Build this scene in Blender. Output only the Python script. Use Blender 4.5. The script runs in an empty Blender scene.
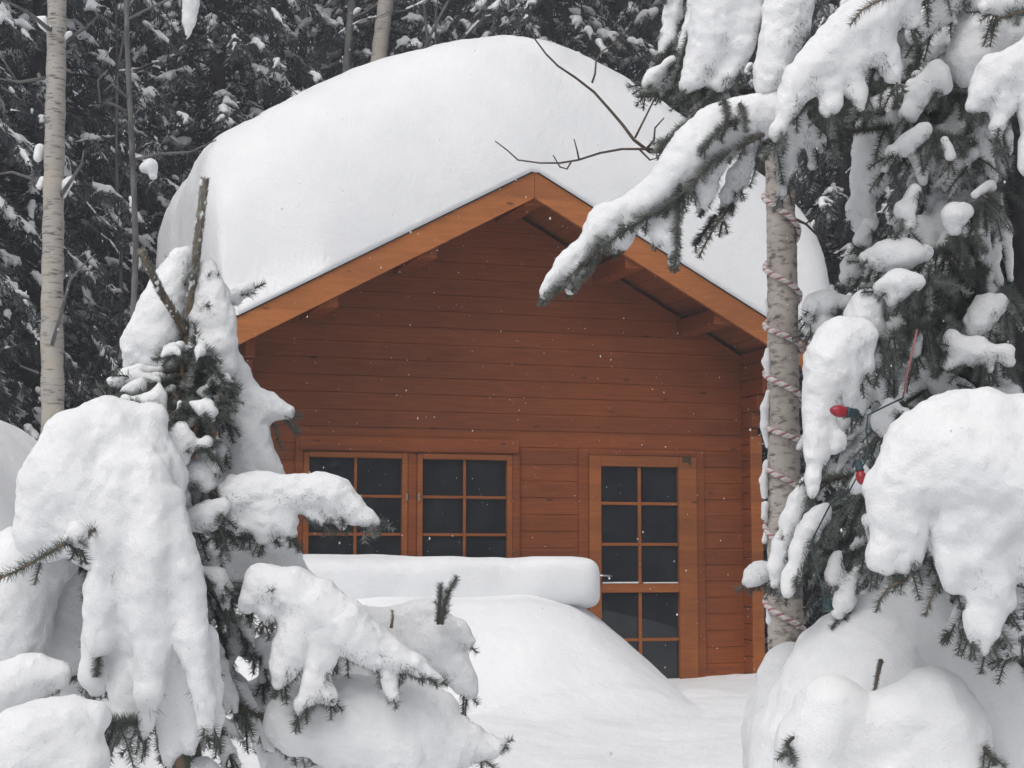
EXPOSURE = -0.24
import bpy, math, random
import numpy as np
from mathutils import Vector

scene = bpy.context.scene
col = scene.collection
random.seed(7)
rng = np.random.default_rng(11)
PI = math.pi

# ------------------------------------------------------------------ camera
F = 1713.0                                   # focal length in pixels at 1024 wide
HORIZON = 560.0
PITCH = math.atan((HORIZON - 384.0) / F)
CAM = np.array([0.0, 0.0, 1.6])
CP, SP = math.cos(PITCH), math.sin(PITCH)

def ray(px, py):
    u = (px - 512.0) / F
    v = (384.0 - py) / F
    return np.array([u, CP - SP * v, SP + CP * v])

def at(px, py, Y):
    """world point seen at pixel px,py at distance Y in front of the camera"""
    r = ray(px, py)
    return CAM + r * (Y / r[1])

def pxm(Y):
    return Y / F                              # metres covered by one pixel at distance Y

cam_data = bpy.data.cameras.new("camera")
cam_data.sensor_width = 36.0
cam_data.lens = F / 1024.0 * 36.0
cam_data.clip_start = 0.05
cam_data.clip_end = 600.0
cam = bpy.data.objects.new("camera", cam_data)
col.objects.link(cam)
cam.location = CAM
cam.rotation_euler = (PI / 2 + PITCH, 0, 0)
scene.camera = cam

# ------------------------------------------------------------------ materials
def new_mat(name):
    m = bpy.data.materials.new(name)
    m.use_nodes = True
    nt = m.node_tree
    b = nt.nodes["Principled BSDF"]
    return m, nt, b

def nd(nt, kind, **kw):
    n = nt.nodes.new(kind)
    for k, v in kw.items():
        if k.startswith("in_"):
            key = k[3:]
            n.inputs[int(key) if key.isdigit() else key].default_value = v
        else:
            setattr(n, k, v)
    return n

def coords(nt, scale=(1, 1, 1), src="Object"):
    tc = nd(nt, "ShaderNodeTexCoord")
    mp = nd(nt, "ShaderNodeMapping")
    mp.inputs["Scale"].default_value = scale
    nt.links.new(tc.outputs[src], mp.inputs["Vector"])
    return mp.outputs["Vector"]

def ramp(nt, fac, stops):
    r = nd(nt, "ShaderNodeValToRGB")
    e = r.color_ramp.elements
    while len(e) < len(stops):
        e.new(0.5)
    for el, (p, c) in zip(e, stops):
        el.position = p
        el.color = (*c, 1)
    nt.links.new(fac, r.inputs["Fac"])
    return r.outputs["Color"]

def noise_tex(nt, vec, scale, detail=4.0, rough=0.55, dist=0.0):
    n = nd(nt, "ShaderNodeTexNoise")
    n.inputs["Scale"].default_value = scale
    n.inputs["Detail"].default_value = detail
    n.inputs["Roughness"].default_value = rough
    n.inputs["Distortion"].default_value = dist
    nt.links.new(vec, n.inputs["Vector"])
    return n.outputs["Fac"]

def bump(nt, b, height, strength, distance, normal=None):
    n = nd(nt, "ShaderNodeBump")
    n.inputs["Strength"].default_value = strength
    n.inputs["Distance"].default_value = distance
    nt.links.new(height, n.inputs["Height"])
    if normal is not None:
        nt.links.new(normal, n.inputs["Normal"])
    nt.links.new(n.outputs["Normal"], b.inputs["Normal"])
    return n.outputs["Normal"]

def mixc(nt, fac, a, b, mode="MIX"):
    m = nd(nt, "ShaderNodeMix", data_type="RGBA", blend_type=mode)
    for sock, val in ((0, fac), (6, a), (7, b)):
        if hasattr(val, "links"):
            nt.links.new(val, m.inputs[sock])
        else:
            m.inputs[sock].default_value = val if sock == 0 else (*val, 1)
    return m.outputs[2]

MAT = {}

def make_snow(name, grain, b1, b2):
    m, nt, b = new_mat(name)
    v = coords(nt)
    n0 = noise_tex(nt, v, 2.2, 3)
    c = ramp(nt, n0, [(0.3, (0.80, 0.815, 0.84)), (0.7, (0.86, 0.87, 0.885))])
    nt.links.new(c, b.inputs["Base Color"])
    b.inputs["Roughness"].default_value = 0.75
    b.inputs["Specular IOR Level"].default_value = 0.15
    b.inputs["Sheen Weight"].default_value = 0.05
    b.inputs["Subsurface Weight"].default_value = 0.5 if name == "snow" else 0.0
    b.inputs["Subsurface Radius"].default_value = (1.0, 1.0, 1.0)
    b.inputs["Subsurface Scale"].default_value = 0.025
    h1 = noise_tex(nt, v, grain, 5, 0.6)
    nrm = bump(nt, b, h1, b1, 0.02)
    h2 = noise_tex(nt, v, grain * 7, 3, 0.6)
    bump(nt, b, h2, b2, 0.004, nrm)
    return m

MAT["snow"] = make_snow("snow", 34, 0.45, 0.8)
MAT["snow_field"] = make_snow("snow_field", 16, 0.45, 0.9)

def make_wood(name, c_dark, c_mid, c_light, axis_scale, knots=True, rough=0.55):
    m, nt, b = new_mat(name)
    v = coords(nt, axis_scale)
    g = noise_tex(nt, v, 3.0, 6, 0.62, 0.4)
    c = ramp(nt, g, [(0.28, c_dark), (0.5, c_mid), (0.74, c_light)])
    # board to board stain differences
    v2 = coords(nt, (0.25, 3.0, 7.6))
    w = nd(nt, "ShaderNodeTexWhiteNoise", noise_dimensions="1D")
    sep = nd(nt, "ShaderNodeSeparateXYZ")
    tc = coords(nt, (1, 1, 1 / 0.1285))
    nt.links.new(tc, sep.inputs[0])
    fl = nd(nt, "ShaderNodeMath", operation="FLOOR")
    nt.links.new(sep.outputs["Z"], fl.inputs[0])
    nt.links.new(fl.outputs[0], w.inputs["W"])
    tone = ramp(nt, w.outputs["Value"], [(0.0, (0.78, 0.75, 0.75)), (1.0, (1.12, 1.1, 1.05))])
    c = mixc(nt, 0.8, c, tone, "MULTIPLY")
    big = noise_tex(nt, coords(nt), 0.9, 3)
    c = mixc(nt, 1.0, c, ramp(nt, big, [(0.3, (0.82, 0.82, 0.84)), (0.7, (1.15, 1.12, 1.08))]), "MULTIPLY")
    if knots:
        vor = nd(nt, "ShaderNodeTexVoronoi")
        vor.inputs["Scale"].default_value = 1.0
        nt.links.new(coords(nt, (2.4, 2.4, 7.78)), vor.inputs["Vector"])
        kf = ramp(nt, vor.outputs["Distance"], [(0.04, (0.30, 0.26, 0.26)), (0.10, (1, 1, 1))])
        c = mixc(nt, 0.9, c, kf, "MULTIPLY")
    nt.links.new(c, b.inputs["Base Color"])
    b.inputs["Roughness"].default_value = rough
    b.inputs["Specular IOR Level"].default_value = 0.3
    bump(nt, b, g, 0.25, 0.003)
    return m

MAT["wall_wood"] = make_wood("wall_wood", (0.160, 0.042, 0.0110), (0.224, 0.059, 0.0140), (0.288, 0.083, 0.020), (1.2, 6, 22))
MAT["trim_wood"] = make_wood("trim_wood", (0.225, 0.070, 0.019), (0.285, 0.092, 0.024), (0.345, 0.118, 0.031), (1.5, 6, 20))
MAT["barge_wood"] = make_wood("barge_wood", (0.31, 0.108, 0.034), (0.385, 0.137, 0.042), (0.455, 0.17, 0.055), (2.0, 6, 14))
MAT["soffit_wood"] = make_wood("soffit_wood", (0.17, 0.052, 0.017), (0.23, 0.070, 0.022), (0.29, 0.092, 0.028), (9, 1.2, 9), knots=False)

def plain(name, color, rough=0.6, metal=0.0, spec=0.4):
    m, nt, b = new_mat(name)
    n = noise_tex(nt, coords(nt), 60, 4)
    lo = tuple(c * 0.75 for c in color)
    hi = tuple(min(1, c * 1.2) for c in color)
    nt.links.new(ramp(nt, n, [(0.3, lo), (0.7, hi)]), b.inputs["Base Color"])
    b.inputs["Roughness"].default_value = rough
    b.inputs["Metallic"].default_value = metal
    b.inputs["Specular IOR Level"].default_value = spec
    return m

MAT["felt"] = plain("roof_felt", (0.035, 0.033, 0.035), 0.9)
MAT["steel"] = plain("brushed_steel", (0.55, 0.56, 0.57), 0.35, 1.0)
MAT["hinge"] = plain("bronze_hinge", (0.10, 0.075, 0.05), 0.45, 0.7)
MAT["glass"], _nt, _b = new_mat("dark_window_glass")
_n = noise_tex(_nt, coords(_nt), 5, 3)
_nt.links.new(ramp(_nt, _n, [(0.3, (0.012, 0.014, 0.018)), (0.7, (0.024, 0.026, 0.031))]), _b.inputs["Base Color"])
_b.inputs["Roughness"].default_value = 0.02
_b.inputs["Specular IOR Level"].default_value = 0.42
bump(_nt, _b, noise_tex(_nt, coords(_nt), 2.0, 1), 0.05, 0.02)

def make_bark(name, pale, dark, zsc, mark_lo, mark_hi, grey=(0.3, 0.29, 0.28), lichen=None, nsc=9):
    m, nt, b = new_mat(name)
    v = coords(nt, (1, 1, zsc))
    n1 = noise_tex(nt, v, nsc, 6, 0.65)
    base = ramp(nt, noise_tex(nt, coords(nt), 6, 4), [(0.3, grey), (0.65, pale)])
    marks = ramp(nt, n1, [(mark_lo, (0, 0, 0)), (mark_hi, (1, 1, 1))])
    c = mixc(nt, marks, dark, base)
    if lichen:
        lf = ramp(nt, noise_tex(nt, coords(nt), 4, 3), [(0.5, (0, 0, 0)), (0.62, (0.6, 0.6, 0.6))])
        c = mixc(nt, lf, c, lichen)
    nt.links.new(c, b.inputs["Base Color"])
    b.inputs["Roughness"].default_value = 0.85
    b.inputs["Specular IOR Level"].default_value = 0.2
    bump(nt, b, n1, 0.6, 0.01)
    return m

MAT["birch_bark"] = make_bark("scaly_birch_bark", (0.54, 0.495, 0.455), (0.13, 0.11, 0.10), 2.2, 0.34, 0.50, (0.38, 0.34, 0.31), nsc=26)
MAT["pale_birch_bark"] = make_bark("pale_birch_bark", (0.42, 0.40, 0.375), (0.12, 0.11, 0.105), 6.0, 0.36, 0.47, (0.36, 0.34, 0.32), (0.44, 0.40, 0.32), nsc=11)
MAT["twig_bark"] = make_bark("twig_bark", (0.16, 0.125, 0.10), (0.06, 0.05, 0.045), 0.4, 0.35, 0.6, (0.11, 0.09, 0.08))
MAT["shoot_bark"] = make_bark("shoot_bark", (0.30, 0.20, 0.13), (0.10, 0.08, 0.06), 0.7, 0.38, 0.55, (0.20, 0.16, 0.12))
MAT["grey_bark"] = make_bark("grey_bark", (0.17, 0.168, 0.165), (0.07, 0.07, 0.07), 0.5, 0.35, 0.55, (0.12, 0.118, 0.118))
MAT["dark_bark"] = make_bark("dark_bark", (0.055, 0.05, 0.055), (0.018, 0.017, 0.02), 0.4, 0.35, 0.6, (0.035, 0.033, 0.037))

def make_needle(name, a, bcol, rough=0.55):
    m, nt, b = new_mat(name)
    n = noise_tex(nt, coords(nt), 14, 3)
    nt.links.new(ramp(nt, n, [(0.3, a), (0.7, bcol)]), b.inputs["Base Color"])
    b.inputs["Roughness"].default_value = rough
    b.inputs["Specular IOR Level"].default_value = 0.3
    return m

MAT["needle"] = make_needle("spruce_needles", (0.070, 0.090, 0.080), (0.145, 0.168, 0.150))
MAT["frost_needle"] = make_needle("frosted_needles", (0.16, 0.18, 0.165), (0.38, 0.40, 0.39))
MAT["cedar"], _nt, _b = new_mat("frosted_cedar_foliage")
_c = ramp(_nt, noise_tex(_nt, coords(_nt), 5, 3), [(0.3, (0.012, 0.017, 0.021)), (0.7, (0.042, 0.053, 0.057))])
_g = nd(_nt, "ShaderNodeNewGeometry")
_s = nd(_nt, "ShaderNodeSeparateXYZ"); _nt.links.new(_g.outputs["True Normal"], _s.inputs[0])
_ab = nd(_nt, "ShaderNodeMath", operation="ABSOLUTE"); _nt.links.new(_s.outputs["Z"], _ab.inputs[0])
_mu = nd(_nt, "ShaderNodeMath", operation="MULTIPLY")
_nt.links.new(_ab.outputs[0], _mu.inputs[0]); _nt.links.new(noise_tex(_nt, coords(_nt), 1.7, 6, 0.75), _mu.inputs[1])
_f = ramp(_nt, _mu.outputs[0], [(0.25, (0, 0, 0)), (0.45, (0.8, 0.8, 0.8))])
_nt.links.new(mixc(_nt, _f, _c, (0.50, 0.515, 0.53)), _b.inputs["Base Color"])
_b.inputs["Roughness"].default_value = 0.7

# ------------------------------------------------------------------ mesh helpers
def tag(o, label=None, cat=None, group=None, kind=None):
    if label: o["label"] = label
    if cat: o["category"] = cat
    if group: o["group"] = group
    if kind: o["kind"] = kind
    return o

def empty(name, loc=(0, 0, 0), rz=0.0):
    o = bpy.data.objects.new(name, None)
    o.empty_display_size = 0.2
    o.location = loc
    o.rotation_euler = (0, 0, rz)
    col.objects.link(o)
    return o

def link_mesh(name, me, mats, parent=None, smooth=False):
    for m in (mats if isinstance(mats, (list, tuple)) else [mats]):
        me.materials.append(m)
    if smooth and len(me.polygons):
        me.polygons.foreach_set("use_smooth", np.ones(len(me.polygons), dtype=bool))
    o = bpy.data.objects.new(name, me)
    col.objects.link(o)
    if parent is not None:
        o.parent = parent
    return o

def mesh_np(name, V, Fc):
    """mesh from numpy arrays: V (n,3), Fc (m,k)"""
    me = bpy.data.meshes.new(name)
    V = np.ascontiguousarray(V, dtype=np.float32)
    Fc = np.ascontiguousarray(Fc, dtype=np.int32)
    m, k = Fc.shape
    me.vertices.add(len(V))
    me.vertices.foreach_set("co", V.ravel())
    me.loops.add(m * k)
    me.loops.foreach_set("vertex_index", Fc.ravel())
    me.polygons.add(m)
    me.polygons.foreach_set("loop_start", np.arange(0, m * k, k, dtype=np.int32))
    me.update(calc_edges=True)
    return me

class MB:
    """collects boxes, prisms and tubes for one mesh"""
    def __init__(self):
        self.v, self.f, self.mi = [], [], []

    def add(self, vs, fs, mi=0):
        o = len(self.v)
        self.v += [tuple(p) for p in vs]
        self.f += [tuple(i + o for i in f) for f in fs]
        self.mi += [mi] * len(fs)

    def box(self, x0, x1, y0, y1, z0, z1, bev=0.0):
        if bev <= 0:
            vs = [(x, y, z) for x in (x0, x1) for y in (y0, y1) for z in (z0, z1)]
            self.add(vs, [(0, 1, 3, 2), (4, 6, 7, 5), (0, 4, 5, 1), (2, 3, 7, 6), (0, 2, 6, 4), (1, 5, 7, 3)])
            return
        # chamfered box: three inset rectangles per corner
        vs, idx = [], {}
        for i, x in enumerate((x0, x1)):
            for j, y in enumerate((y0, y1)):
                for k, z in enumerate((z0, z1)):
                    sx, sy, sz = (1 - 2 * i) * bev, (1 - 2 * j) * bev, (1 - 2 * k) * bev
                    idx[(i, j, k)] = len(vs)
                    vs += [(x, y + sy, z + sz), (x + sx, y, z + sz), (x + sx, y + sy, z)]
        fs = []
        for i in (0, 1):
            q = [idx[(i, 0, 0)], idx[(i, 1, 0)], idx[(i, 1, 1)], idx[(i, 0, 1)]]
            fs.append(q if i else q[::-1])
            q = [idx[(0, i, 0)] + 1, idx[(1, i, 0)] + 1, idx[(1, i, 1)] + 1, idx[(0, i, 1)] + 1]
            fs.append(q[::-1] if i else q)
            q = [idx[(0, 0, i)] + 2, idx[(1, 0, i)] + 2, idx[(1, 1, i)] + 2, idx[(0, 1, i)] + 2]
            fs.append(q if i else q[::-1])
        for a in (0, 1):
            for b_ in (0, 1):
                p, q = idx[(a, b_, 0)], idx[(a, b_, 1)]
                fs.append((p, p + 1, q + 1, q))
                p, q = idx[(a, 0, b_)], idx[(a, 1, b_)]
                fs.append((p, p + 2, q + 2, q))
                p, q = idx[(0, a, b_)], idx[(1, a, b_)]
                fs.append((p + 1, p + 2, q + 2, q + 1))
        for c in idx.values():
            fs.append((c, c + 1, c + 2))
        self.add(vs, fs)

    def prism(self, poly, y0, y1):
        """polygon in x,z extruded along y"""
        n = len(poly)
        vs = [(x, y0, z) for x, z in poly] + [(x, y1, z) for x, z in poly]
        fs = [tuple(range(n)), tuple(range(2 * n - 1, n - 1, -1))]
        fs += [(i, n + i, n + (i + 1) % n, (i + 1) % n) for i in range(n)]
        self.add(vs, fs)

    def tube(self, pts, rad, n=8, mi=0, cap=True):
        pts = [Vector(p) for p in pts]
        if not hasattr(rad, "__len__"):
            rad = [rad] * len(pts)
        rings, up = [], None
        for i, p in enumerate(pts):
            t = (pts[min(i + 1, len(pts) - 1)] - pts[max(i - 1, 0)])
            if t.length < 1e-9:
                t = Vector((0, 0, 1))
            t.normalize()
            if up is None:
                up = Vector((0, 0, 1)) if abs(t.z) < 0.9 else Vector((1, 0, 0))
            s = t.cross(up).normalized()
            up = s.cross(t).normalized()
            rings.append([p + (s * math.cos(2 * PI * k / n) + up * math.sin(2 * PI * k / n)) * rad[i] for k in range(n)])
        vs = [v for r in rings for v in r]
        fs = []
        for i in range(len(rings) - 1):
            for k in range(n):
                a, b_ = i * n + k, i * n + (k + 1) % n
                fs.append((a, b_, b_ + n, a + n))
        if cap:
            fs.append(tuple(range(n - 1, -1, -1)))
            fs.append(tuple(range((len(rings) - 1) * n, len(rings) * n)))
        self.add(vs, fs, mi)

    def build(self, name, mats, parent=None, smooth=False, origin=None):
        me = bpy.data.meshes.new(name)
        me.from_pydata(self.v, [], self.f)
        me.update()
        if origin is not None:
            pass
        o = link_mesh(name, me, mats, parent, smooth)
        if any(self.mi):
            me.polygons.foreach_set("material_index", self.mi)
        # consistent outward normals
        import bmesh
        bm = bmesh.new(); bm.from_mesh(me)
        bmesh.ops.recalc_face_normals(bm, faces=bm.faces)
        bm.to_mesh(me); bm.free()
        return o

# ------------------------------------------------------------------ value noise (vectorised)
_T = np.random.default_rng(5).random((32, 32, 32)).astype(np.float32) * 2 - 1

def vnoise(P, scale, off=0.0):
    Q = np.asarray(P, dtype=np.float64) * scale + off
    I = np.floor(Q).astype(int)
    f = Q - I
    f = f * f * (3 - 2 * f)
    out = 0
    for dx in (0, 1):
        wx = f[:, 0] if dx else 1 - f[:, 0]
        for dy in (0, 1):
            wy = f[:, 1] if dy else 1 - f[:, 1]
            for dz in (0, 1):
                wz = f[:, 2] if dz else 1 - f[:, 2]
                out = out + wx * wy * wz * _T[(I[:, 0] + dx) & 31, (I[:, 1] + dy) & 31, (I[:, 2] + dz) & 31]
    return out

# ------------------------------------------------------------------ snow bodies: smooth union of tapered capsules, meshed with surface nets
def snow_body(caps, h=0.008, s=0.012, amp=(0.006, 0.0025), freq=(18.0, 60.0), zsq=1.0):
    """caps: list of (ax,ay,az,ra,bx,by,bz,rb); returns V, quads"""
    C = np.array(caps, dtype=np.float64)
    r = np.maximum(C[:, 3], C[:, 7])
    pad = 4.5 * s + 2 * h
    lo = np.minimum(C[:, 0:3], C[:, 4:7]) - (r + pad)[:, None]
    hi = np.maximum(C[:, 0:3], C[:, 4:7]) + (r + pad)[:, None]
    O = lo.min(0)
    N = np.ceil((hi.max(0) - O) / h).astype(int) + 2
    A = np.zeros(N, dtype=np.float32)
    for c, l, u in zip(C, lo, hi):
        i0 = np.maximum(np.floor((l - O) / h).astype(int), 0)
        i1 = np.minimum(np.ceil((u - O) / h).astype(int) + 1, N)
        X = (O[0] + h * np.arange(i0[0], i1[0]))[:, None, None]
        Y = (O[1] + h * np.arange(i0[1], i1[1]))[None, :, None]
        Z = (O[2] + h * np.arange(i0[2], i1[2]))[None, None, :]
        d = c[4:7] - c[0:3]
        L2 = max(float(d @ d), 1e-12)
        t = ((X - c[0]) * d[0] + (Y - c[1]) * d[1] + (Z - c[2]) * d[2]) / L2
        t = np.clip(t, 0, 1)
        D = np.sqrt((X - c[0] - t * d[0]) ** 2 + (Y - c[1] - t * d[1]) ** 2 + ((Z - c[2] - t * d[2]) * zsq) ** 2)
        D = D - (c[3] + t * (c[7] - c[3]))
        A[i0[0]:i1[0], i0[1]:i1[1], i0[2]:i1[2]] += np.exp(-np.clip(D / s, -40, 40)).astype(np.float32)
    S = (-s * np.log(A + 1e-9)).astype(np.float32)
    ins = S < 0
    cor = [(i, j, k) for i in (0, 1) for j in (0, 1) for k in (0, 1)]
    sl = lambda o: tuple(slice(o[a], N[a] - 1 + o[a]) for a in range(3))
    anyc = np.zeros(N - 1, bool); allc = np.ones(N - 1, bool)
    for o in cor:
        q = ins[sl(o)]
        anyc |= q; allc &= q
    mask = anyc & ~allc
    cells = np.argwhere(mask)
    if len(cells) == 0:
        return None
    idx = -np.ones(N - 1, dtype=np.int64)
    idx[mask] = np.arange(len(cells))
    acc = np.zeros((len(cells), 3)); cnt = np.zeros(len(cells))
    for o1 in cor:
        for ax in range(3):
            if o1[ax]: continue
            o2 = list(o1); o2[ax] = 1
            v1 = S[cells[:, 0] + o1[0], cells[:, 1] + o1[1], cells[:, 2] + o1[2]]
            v2 = S[cells[:, 0] + o2[0], cells[:, 1] + o2[1], cells[:, 2] + o2[2]]
            m = (v1 < 0) != (v2 < 0)
            t = np.where(m, v1 / np.where(m, v1 - v2, 1), 0)
            p = np.tile(np.array(o1, float), (len(cells), 1))
            p[:, ax] += t
            acc += p * m[:, None]; cnt += m
    V = O + h * (cells + acc / np.maximum(cnt, 1)[:, None])
    quads = []
    for ax in range(3):
        b_, c_ = (ax + 1) % 3, (ax + 2) % 3
        n0 = N.copy(); n0[ax] -= 1
        s0 = [slice(None)] * 3; s0[ax] = slice(0, N[ax] - 1)
        s1 = [slice(None)] * 3; s1[ax] = slice(1, N[ax])
        cr = ins[tuple(s0)] != ins[tuple(s1)]
        E = np.argwhere(cr)
        ok = (E[:, b_] > 0) & (E[:, c_] > 0) & (E[:, b_] < N[b_] - 1) & (E[:, c_] < N[c_] - 1)
        E = E[ok]
        flip = ins[tuple(s0)][E[:, 0], E[:, 1], E[:, 2]]
        def cell(db, dc):
            e = E.copy(); e[:, b_] += db; e[:, c_] += dc
            return idx[e[:, 0], e[:, 1], e[:, 2]]
        q = np.stack([cell(-1, -1), cell(0, -1), cell(0, 0), cell(-1, 0)], 1)
        q[~flip] = q[~flip][:, ::-1]
        quads.append(q)
    Q = np.concatenate(quads)
    Q = Q[(Q >= 0).all(1)]
    # surface roughness: push along the field gradient
    G = np.stack([vnoise(V, 1.0)] * 3, 1) * 0
    ci = cells
    def g(ax):
        e1 = ci.copy(); e2 = ci.copy(); e2[:, ax] += 1
        return S[e2[:, 0], e2[:, 1], e2[:, 2]] - S[e1[:, 0], e1[:, 1], e1[:, 2]]
    G = np.stack([g(0), g(1), g(2)], 1).astype(float)
    G /= np.maximum(np.linalg.norm(G, axis=1), 1e-6)[:, None]
    disp = amp[0] * vnoise(V, freq[0], 3.3) + amp[1] * vnoise(V, freq[1], 9.1)
    V = V + G * disp[:, None]
    return V, Q

def snow_obj(name, caps, parent, mat="snow", origin=(0, 0, 0), **kw):
    r = snow_body(caps, **kw)
    if r is None:
        return None
    V, Q = r
    me = mesh_np(name, V - np.array(origin), Q)
    return link_mesh(name, me, MAT[mat], parent, smooth=True)

def chain(nodes):
    """nodes [(x,y,z,r),...] -> list of capsules"""
    out = []
    if len(nodes) == 1:
        n = nodes[0]
        return [(*n, n[0] + 1e-4, n[1], n[2], n[3])]
    for a, b_ in zip(nodes[:-1], nodes[1:]):
        out.append((*a, *b_))
    return out

# ------------------------------------------------------------------ needles
def needle_set(pts, per_m, length, width=0.0017, spread=(0.7, 1.3), r=None, start=0.0, radial0=0.0):
    """needles along a polyline: returns base points, tip vectors"""
    r = r or rng
    P = np.array(pts, float)
    seg = np.linalg.norm(np.diff(P, axis=0), axis=1)
    L = seg.sum()
    n = max(4, int(L * (1 - start) * per_m))
    s = np.sort(r.uniform(start * L, L, n))
    cum = np.concatenate([[0], np.cumsum(seg)])
    k = np.clip(np.searchsorted(cum, s) - 1, 0, len(seg) - 1)
    t = (s - cum[k]) / np.maximum(seg[k], 1e-9)
    B = P[k] + (P[k + 1] - P[k]) * t[:, None]
    T = (P[k + 1] - P[k]) / np.maximum(seg[k], 1e-9)[:, None]
    R = r.normal(size=(n, 3))
    R -= (R * T).sum(1)[:, None] * T
    R /= np.maximum(np.linalg.norm(R, axis=1), 1e-6)[:, None]
    a = r.uniform(*spread, n)
    D = T * np.cos(a)[:, None] + R * np.sin(a)[:, None]
    D += np.array([0, 0, 0.12])
    ln = length * r.uniform(0.7, 1.15, n) * np.clip((L - s) / 0.02 + 0.5, 0.55, 1)
    return B + R * radial0, D * ln[:, None], np.full(n, width)

def needles_mesh(name, sets, parent, mat="needle", origin=(0, 0, 0)):
    if not sets:
        return None
    B = np.concatenate([s[0] for s in sets]); D = np.concatenate([s[1] for s in sets]); W = np.concatenate([s[2] for s in sets])
    n = len(B)
    H = np.where(np.abs(D[:, 2:3]) < 0.8 * np.linalg.norm(D, axis=1)[:, None], np.array([[0, 0, 1.0]]), np.array([[1.0, 0, 0]]))
    U = np.cross(D, H); U /= np.maximum(np.linalg.norm(U, axis=1), 1e-9)[:, None]
    Wv = np.cross(D, U); Wv /= np.maximum(np.linalg.norm(Wv, axis=1), 1e-9)[:, None]
    w = (W * 0.5)[:, None]
    # slender three sided spikes
    V = np.stack([B + U * w, B - U * w * 0.5 + Wv * w * 0.87, B - U * w * 0.5 - Wv * w * 0.87, B + D], 1).reshape(-1, 3)
    o = (np.arange(n) * 4)[:, None]
    T = np.stack([o + np.array([[a, (a + 1) % 3, 3]]) for a in range(3)], 1).reshape(-1, 3)
    me = mesh_np(name, V - np.array(origin), T)
    return link_mesh(name, me, MAT[mat], parent)
# ------------------------------------------------------------------ ground
def sstep(x, a, b_):
    t = np.clip((x - a) / (b_ - a), 0, 1)
    return t * t * (3 - 2 * t)

def ground_z(x, y):
    x = np.asarray(x, float); y = np.asarray(y, float)
    z = 0.10 + 0.60 * sstep(y, 2.5, 12.0)
    z = z + 0.9 * sstep(y, 17.0, 45.0)
    # drift banked in front of the cabin windows
    fx = np.where(x < 0.05, 1.0, np.clip(1 - ((x - 0.05) / 1.08), 0, 1))
    fx = np.where(x < 0.05, 1.0, fx ** 1.15 * (2 - fx ** 1.15) * 0.86 + 0.14 * fx) * sstep(x, -4.5, -2.6)
    yc = 11.3
    fy = np.where(y < yc, sstep(y, 9.75, 10.95), 1 - sstep(y, 11.9, 12.9) * 0.72)
    z = z + 0.70 * fx * fy
    # big bank to the left of the sapling
    z = z + 1.75 * np.exp(-(((x + 3.45) / 1.0) ** 2 + ((y - 9.6) / 1.7) ** 2))
    z = z + 0.9 * np.exp(-(((x + 6.0) / 2.6) ** 2 + ((y - 12.5) / 3.5) ** 2))
    # shovelled strip in front of the door, soft edge
    edge = 10.0 + 0.08 * np.sin(x * 1.7 + 0.6) + 0.42 * x
    z = z + 0.05 * sstep(edge - y, -0.03, 0.16) * sstep(x, -2.5, -0.3)
    edge2 = 8.2 + 0.25 * np.sin(x * 1.1 + 2.0)
    z = z + 0.05 * sstep(edge2 - y, -0.05, 0.35)
    # small drifts round the foot of the birch
    z = z + 0.34 * np.exp(-(((x - 0.98) / 0.32) ** 2 + ((y - 5.75) / 0.45) ** 2))
    z = z + 0.5 * np.exp(-(((x - 3.2) / 1.3) ** 2 + ((y - 9.0) / 1.6) ** 2))
    return z

def axis(knots):
    out = []
    for (a, b_, n) in knots:
        out += list(np.linspace(a, b_, n, endpoint=False))
    out.append(knots[-1][1])
    return np.array(out)

def build_ground():
    xs = axis([(-90, -12, 26), (-12, -4, 60), (-4, 4, 260), (4, 12, 60), (12, 90, 26)])
    ys = axis([(-40, -3, 14), (-3, 5, 60), (5, 14, 340), (14, 24, 70), (24, 130, 40)])
    X, Y = np.meshgrid(xs, ys, indexing="ij")
    Z = ground_z(X, Y)
    P = np.stack([X.ravel(), Y.ravel(), np.zeros(X.size)], 1)
    n = 0.055 * vnoise(P, 0.9, 2.2) + 0.022 * vnoise(P, 3.1, 7.7) + 0.006 * vnoise(P, 11.0, 1.7)
    P[:, 2] = Z.ravel() + n
    nx, ny = X.shape
    i = np.arange(nx * ny).reshape(nx, ny)
    Q = np.stack([i[:-1, :-1], i[1:, :-1], i[1:, 1:], i[:-1, 1:]], -1).reshape(-1, 4)
    o = link_mesh("snow_ground", mesh_np("snow_ground", P, Q), MAT["snow_field"], None, True)
    tag(o, "deep drifted snow covering the ground before the cabin", None, None, "structure")
build_ground()

# ------------------------------------------------------------------ cabin
TH = math.radians(17.7)
CU = np.array([math.cos(TH), math.sin(TH)]); CV = np.array([-math.sin(TH), math.cos(TH)])
CO = np.array([-0.062, 13.11])
def cabin_px(px, py, b_):
    """pixel -> (a,z) on the cabin plane at local depth b_"""
    r = ray(px, py)
    # (CAM + t r - CO - b CV) . CV = 0
    t = (b_ - (CAM[:2] - CO) @ CV) / (r[:2] @ CV)
    p = CAM + t * r
    return (p[:2] - CO) @ CU, p[2]
def cabin_world(a, b_, z):
    p = CO + a * CU + b_ * CV
    return np.array([p[0], p[1], z])

cabin = empty("cabin", (CO[0], CO[1], 0.0), TH)
tag(cabin, "reddish brown log cabin with gable front, window pair and glazed door", "cabin")
HALF = 2.0            # half width of the wall
EAVE = 2.20           # half width of the roof
FB, BB = -0.75, 3.30  # front and back of the roof, local depth
TAN = math.tan(math.radians(28.5))
ZAP = 4.455           # top of the barge boards at the apex
roof_z = lambda a: ZAP - TAN * abs(a)
PL = 0.1285

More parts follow.
